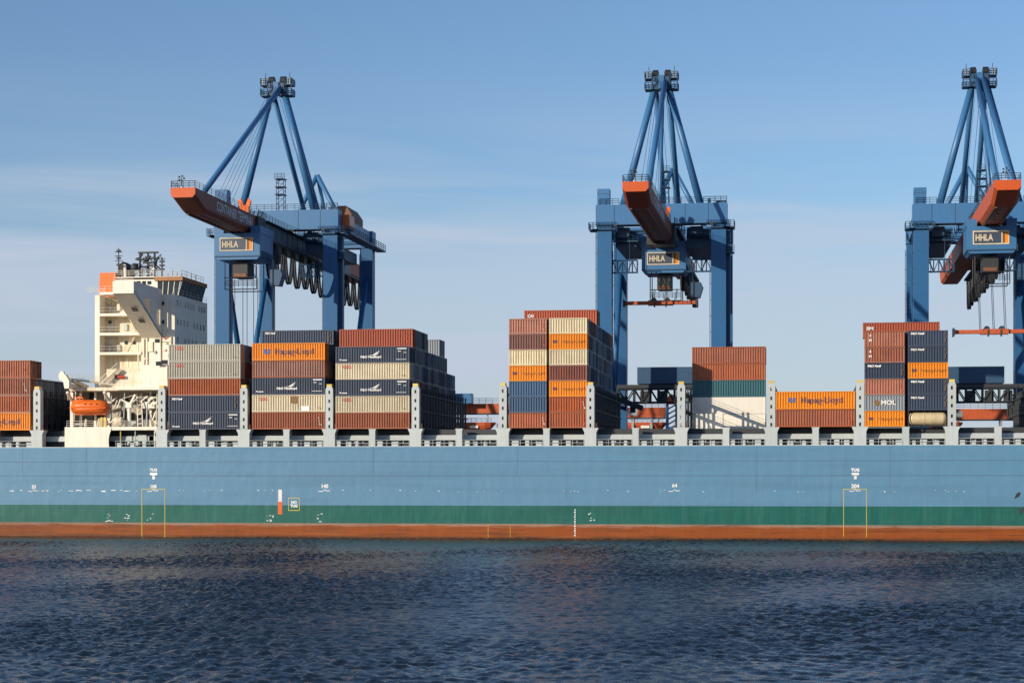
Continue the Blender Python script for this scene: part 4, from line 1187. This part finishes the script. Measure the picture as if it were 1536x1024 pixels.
    hd = MB().box(-1.75, -.35, -1.1, 1.3, ZA-1.5, ZA+.9).box(.35, 1.75, -1.1, 1.3, ZA-1.5, ZA+.9).box(-.4, .4, -1.0, 1.2, ZA-1.2, ZA+.7)
    for q in range(9): hd.tube((-1.6+.4*q, -1.25, ZA-1.5+(q*7 % 5)*.3), (-1.5+.37*q, -1.2, ZA+.2+(q*5 % 7)*.12), .1, 5)
    head = part(hd, 'mast_head', NV)
    part(MB().box(-.5, .5, -1.35, -1.1, ZA-1.4, ZA+1.1).box(-1.5, -.9, -1.3, -1.1, ZA-.6, ZA-.1), 'front_plate', M['crane_blue'], head)
    for sx in (-1, 1):
        part(MB().box(sx*2.5-.3, sx*2.5+.3, -1.2, -.6, ZA+.66, ZA+1.9), 'winch_cabinet', M['steel'], head)
        part(MB().tube((sx*1.15-.5, .1, ZA+1.5), (sx*1.15+.5, .1, ZA+1.5), .85, 16), 'sheave', M['black'], head)
        for e in (-.62, .5):
            part(MB().prism([(-.9, ZA+.9), (1.1, ZA+.9), (.6, ZA+1.9), (-.4, ZA+1.9)], 'x', sx*1.15+e, sx*1.15+e+.12), 'sheave_cheek', NV, head)
        pf = MB()
        x0, x1 = (1.75, 3.1) if sx > 0 else (-3.1, -1.75)
        for z in (ZA-1.4, ZA+.6):
            pf.box(x0, x1, -1.3, 1.3, z-.14, z+.06)
            for y in (-1.25, 1.25): pf.rail((x0, y, z), (x1, y, z), 1.15, .6, .06)
            pf.rail((sx*3.05, -1.25, z), (sx*3.05, 1.25, z), 1.15, .7, .06)
        pf.tube((sx*3.0, -1.2, ZA-1.4), (sx*3.0, -1.2, ZA+.6), .08, 5)
        pf.tube((sx*2.4, 0, ZA+.6), (sx*2.4, 0, ZA+3.0), .06, 4)
        part(pf, 'head_platform', NV, head)
    # lattice mast standing on the girder
    lm = MB()
    for x in (-.1, 1.3):
        for y in (-.6, .8): lm.tube((x, y, ZG1), (x, y, ZG1+6.2), .08, 5)
    for k in range(6):
        z = ZG1 + .3 + k
        lm.tube((-.1, -.6, z), (1.3, -.6, z+1), .05, 4); lm.tube((1.3, -.6, z), (1.3, .8, z+1), .05, 4); lm.tube((-.1, -.6, z+1), (1.3, -.6, z+1), .05, 4)
    for z in (ZG1+3.2, ZG1+4.7, ZG1+6.2): lm.box(-.4, 1.6, -.9, 1.1, z-.08, z)
    lm.rail((-.4, -.85, ZG1+6.2), (1.6, -.85, ZG1+6.2), 1, .6, .04)
    part(lm, 'ladder_mast', NV)
    # machinery hung under the landside girder, pipes in the portal
    mc = MB().box(-9, -5, 3, 24, 53.6, 56.4).box(4.4, 9.4, 4, 26, 53.4, 55.6)
    mc.tube((4.6, 2.5, 56.2), (9.4, 2.5, 55.8), .8, 10)
    part(mc, 'machinery_deck', NV)
    if rear_house:
        part(MB().box(G+1.45, G+3.0, 2, 6, 57.6, 60.4), 'orange_locker', M['lifeboat'])
        part(MB().prism([(8.0, 60.5), (10.9, 60.5), (10.9, 62.4), (9.8, 64.0), (8.0, 64.0)], 'y', 15, 25), 'winch_house', M['rust_brown'])
        part(MB().box(G+1.3, G+3.2, 2, 33, 56.7, 57.0).rail((G+3.1, 2, 57), (G+3.1, 33, 57), 1.2, 1.6, .06).rail((G+1.4, 2, 57), (G+3.1, 2, 57), 1.2, .8, .06), 'side_platform', NV)
    # lower platform with the transfer house
    part(MB().box(-5.6, 5.6, 11, 19, 28.0, 31.2), 'transfer_house', NV)
    fr = MB().truss((-9.4, 12, 24.4), (9.4, 12, 24.4), 2.6, 3, 12, .16).box(-9.5, 9.5, 10.6, 19.2, 27.2, 27.8)
    for x in (-5, -1.5, 2, 5.5): fr.box(x, x+1.6, 10.8, 12, 24.4, 26.6)
    fr.box(-7.0, -6.0, 10.8, 12, 22.4, 24.4).box(6.2, 7.4, 10.8, 12, 21.8, 24.4)
    part(fr, 'lower_frame', DKm)
    if len(stays) > 1:
        part(MB().truss((G-4.6, 9, 21.2), (G+10, 7, 27.6), 2.2, 1.6, 8, .14).bar((G-4.6, 9, 21.2), (G+10, 7, 27.6), 1.7, .5), 'cable_chute', DKm)
    elif not rear_house:
        part(MB().bar((-G-1, 6, 26.0), (-4.5, 9, 23.2), 1.2, .9), 'cable_chute', DKm)
    # trolley with sign
    tr = MB().box(-4.2, 4.2, ty, ty+8.5, 49.4, zb-.3)
    tr.prism([(-4.2, 49.4), (4.2, 49.4), (3.6, 48.8), (-3.6, 48.8)], 'y', ty+.2, ty+8.3)
    tr.box(-4.3, -2.5, ty, ty+8.5, zb-.3, zb+1.0).box(2.5, 4.3, ty, ty+8.5, zb-.3, zb+1.0)
    trol = part(tr, 'trolley', M['crane_blue'])
    sg = MB(); x0, x1, z0, z1 = -3.2, 3.0, 50.3, 52.7
    for b4 in ((x0, x1, z1-.2, z1), (x0, x1, z0, z0+.2), (x0, x0+.2, z0+.2, z1-.2), (x1-.2, x1, z0+.2, z1-.2), (x1-1.35, x1-1.15, z0+.2, z1-.2)):
        sg.box(b4[0], b4[1], ty-.12, ty-.02, b4[2], b4[3])
    part(sg, 'sign_frame', M['beige'], trol)
    part(MB().box(x0+.2, x1-1.35, ty-.07, ty-.01, z0+.2, z1-.2), 'sign_panel', M['navy'], trol)
    part(MB().box(x1-1.15, x1-.75, ty-.08, ty-.01, z0+.2, z1-.2), 'sign_stripe', M['rust_brown'], trol)
    part(MB().box(x1-.75, x1-.2, ty-.08, ty-.01, z0+.2, z1-.2), 'sign_stripe', M['orange'], trol)
    text('HHLA', 1.55, M['ink_cream'], 'sign_lettering', trol, (-1.3, ty-.1, 51.45-GZ), width=3.0, bold=.05)
    part(MB().box(-4.22, 4.22, ty-.02, ty+8.52, 49.3, 49.5).rail((4.4, ty, 49.1), (4.4, ty+8.4, 49.1), 1.2, 1.2, .06), 'trolley_edge', NV, trol)
    un = MB().box(-1.4, 1.3, ty+2, ty+6, 45.8, 48.5)
    for x in (-2.7, 3.2):
        un.tube((x, ty+1.5, 48.5), (x, ty+1.5, 43.6), .1, 5); un.tube((x, ty+6, 48.5), (x, ty+6, 43.6), .1, 5)
    un.tube((-2.7, ty+1.5, 43.6), (3.2, ty+1.5, 43.6), .1, 5); un.tube((-2.7, ty+1.5, 45.7), (3.2, ty+1.5, 45.7), .08, 5); un.tube((-2.7, ty+6, 43.6), (3.2, ty+6, 43.6), .1, 5)
    un.rail((-2.7, ty+1.4, 44), (3.2, ty+1.4, 44), 1.1, .9, .05)
    part(un, 'hoist_frame', DKm, trol)
    part(MB().box(-1.2, 1.1, ty+1.9, ty+2, 45.9, 46.5), 'hoist_guard', M['rust_brown'], trol)
    cbx = MB().prism([(4.9, 44.6), (6.6, 44.4), (7.2, 46.4), (6.8, 47.3), (4.9, 47.3)], 'y', ty+4, ty+6.5)
    cb_ = part(cbx, 'operator_cab', NV, trol)
    part(MB().box(4.6, 5.2, ty+4.4, ty+6, 47.3, 49.2), 'cab_hanger', NV, trol)
    # festoon loops
    y = ty + 9
    n = int((66 - y)/6.2)
    for k in range(n):
        y0 = y + k*6.2
        pts = []
        dep = 6.6 - .5*((k*5) % 3)/2
        for j in range(21):
            t = j/20
            pts.append((2.6, y0 + 5.6*(t + .07*math.sin(6.283*t)), zb - .6 - dep*(1-abs(2*t-1)**3.6)))
        lp = MB().path(pts, .21, 6); lp.path([(px_+.42, py_, pz_) for px_, py_, pz_ in pts], .19, 6)
        part(lp, 'festoon_loop', M['black'])
    part(MB().box(2.2, 3.1, ty+8.6, 67, zb-.55, zb-.15), 'festoon_track', DKm)
    # hoist ropes and spreader
    zz = cable_to if cable_to is not None else sp_z + .4
    for x in (-2.0, .3, 2.3):
        for yy in (ty+2.6, ty+5.2): part(MB().tube((x, yy, 46), (x + sp_dx*.5, yy, zz), .055, 4), 'hoist_rope', DKm)
    if sp_z:
        spr = empty('crane_spreader', (X0 + sp_dx, YQ + ty + 4, sp_z), sp_label, 'spreader', 'orange spreaders under the cranes')
        b = MB().box(-2.4, 2.4, -.9, .9, -.45, .45)
        b.build('centre_frame', M['crane_orange'], spr)
        for sx in (-1, 1):
            MB().box(min(sx*2.4, sx*6.9), max(sx*2.4, sx*6.9), -.55, .55, -.3, .35).build('telescopic_arm', M['crane_orange'], spr)
            e = MB().box(sx*6.9-.2, sx*6.9+.2, -1.2, 1.2, -.4, .45)
            e.box(sx*7.05-.12, sx*7.05+.12, -1.25, -.95, -.8, .7).box(sx*7.05-.12, sx*7.05+.12, .95, 1.25, -.8, .7)
            e.build('end_beam', M['dark'], spr)
            MB().tube((sx*1.3, -.3, .5), (sx*1.3, .3, .5), .55, 12).build('sheave', M['dark'], spr)
            MB().box(sx*1.1-.15, sx*1.1+.15, -1.0, -.9, -.9, .3).build('flipper', M['dark'], spr)
    return r
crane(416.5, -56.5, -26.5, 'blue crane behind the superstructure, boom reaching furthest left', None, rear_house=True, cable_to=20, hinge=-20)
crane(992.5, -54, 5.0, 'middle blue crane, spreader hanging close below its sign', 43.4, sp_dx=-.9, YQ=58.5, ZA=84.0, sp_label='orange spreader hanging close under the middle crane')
crane(1469, -54, -25.5, 'blue crane at the right picture edge, spreader on long ropes', 35.4, sp_dx=.8, YQ=66.0, ZA=84.2, stays=(-1.1, 1.5), boom_mat='crane_orange', girder_mat='crane_orange', tail_y=82, sp_label='orange spreader hanging on long ropes at the right picture edge')

# ------------------------------------------------------------------ yard gantries seen between the stacks
def gantry(px0, px1, py0, py1, label, trol_px, cabin=False, tower=False):
    Y = 125.0
    a, b = at(px0, py1, Y), at(px1, py0, Y)
    cx = (a.x + b.x)/2
    r = empty('yard_gantry_crane', (cx, Y, GZ-.3), label, 'crane', 'orange yard gantries behind the ship')
    O = (cx, Y, GZ-.3)
    g = MB().box(a.x, b.x, Y-1, Y+1, a.z, b.z).build('girder', M['crane_orange'], r, O)
    MB().rail((a.x, Y-.95, b.z), (b.x, Y-.95, b.z), 1.2, 1.5, .05).build('railing', M['steel'], g, O)
    MB().box(a.x, b.x, Y-1.02, Y+1.02, a.z-.3, a.z).build('rail_beam', M['dark'], g, O)
    for x in (a.x + 3, b.x - 3):
        for y in (-4, 4):
            MB().bar((x, Y+y*1.6, GZ-.3), (x, Y+y*.2, a.z-.3), .5, .6).build('leg', M['steel'], r, O)
    c = at(trol_px, 640, Y)
    rings = []
    for k, (dx, w_, d_) in enumerate(((-5.0, .3, .3), (-4.2, .8, .8), (-2, 1, 1), (2.5, 1, 1), (3.8, .8, .75), (4.8, .2, .2))):
        zt_ = c.z + 1.0
        rings.append([(c.x+dx, Y + 1.3*w_*math.cos(t), zt_ - 2.0*d_*abs(math.sin(t))) for t in [math.pi*q/8 for q in range(9)]])
    t_ = MB().loft(rings).build('trolley', M['crane_orange'], r, O)
    MB().box(c.x-.9, c.x+1.0, Y-1.36, Y-1.3, c.z-.3, c.z+.25).build('plate', M['ink_white'], t_, O)
    hp = MB()
    for dx in (-3, 3): hp.tube((c.x+dx, Y, c.z+1), (c.x+dx, Y, a.z-.3), .12, 5)
    hp.rail((c.x-4, Y-1.2, c.z+1), (c.x+4, Y-1.2, c.z+1), 1.0, 1.2, .05)
    hp.build('hanger', M['steel'], t_, O)
    w1 = at(px0 + (px1-px0)*.3, (py0+py1)/2, Y)
    MB().box(w1.x-1, w1.x+1, Y-1.06, Y-1, w1.z-.7, w1.z+.7).build('window', M['steel'], g, O)
    if tower:
        q0, q1 = at(1001, 652, Y), at(1015, 606, Y)
        for x in (q0.x, q1.x):
            MB().box(x-.25, x+.25, Y-1.2, Y+1.2, GZ-.3, q1.z).build('tower_post', M['crane_blue'], r, O)
        for k in range(6):
            z = q0.z + (q1.z-q0.z)*k/6
            MB().bar((q0.x, Y, z), (q1.x, Y, z+(q1.z-q0.z)/6), .3, .3).build('tower_brace', M['crane_blue'], r, O)
        MB().box(q0.x-.3, q1.x+.3, Y-1.3, Y+1.3, q0.z-3, q0.z+1.8).build('tower_cabinet', M['leg_blue'], r, O)
        MB().prism([(q0.x-.2, q1.z+.03), (q1.x-.2, q1.z+.03), (q1.x-.2, q1.z+1.9), (q0.x+.9, q1.z+2.2), (q0.x-.2, q1.z+1.2)], 'y', Y-1.5, Y+1.5).build('winch_box', M['crane_orange'], r, O)
    if cabin:
        q = at(686, 603, Y-3)
        MB().box(q.x-3, q.x+1.2 , Y-4, Y-1.4, q.z-.3, q.z+1.9).build('cabin', M['crane_blue'], r, O)
        MB().box(q.x+1.2, q.x+3.4, Y-4, Y-1.4, q.z-.3, q.z+1.9).build('cabin', M['crane_blue'], r, O)
gantry(640, 790, 605, 620, 'orange yard gantry seen between the stepped and tallest stacks', 712, cabin=True)
gantry(930, 998, 611, 626, 'orange yard gantry seen right of the tallest stack', 968, tower=True)
gantry(1400, 1522, 613, 629, 'orange yard gantry seen below the rightmost crane', 1620 - 210)
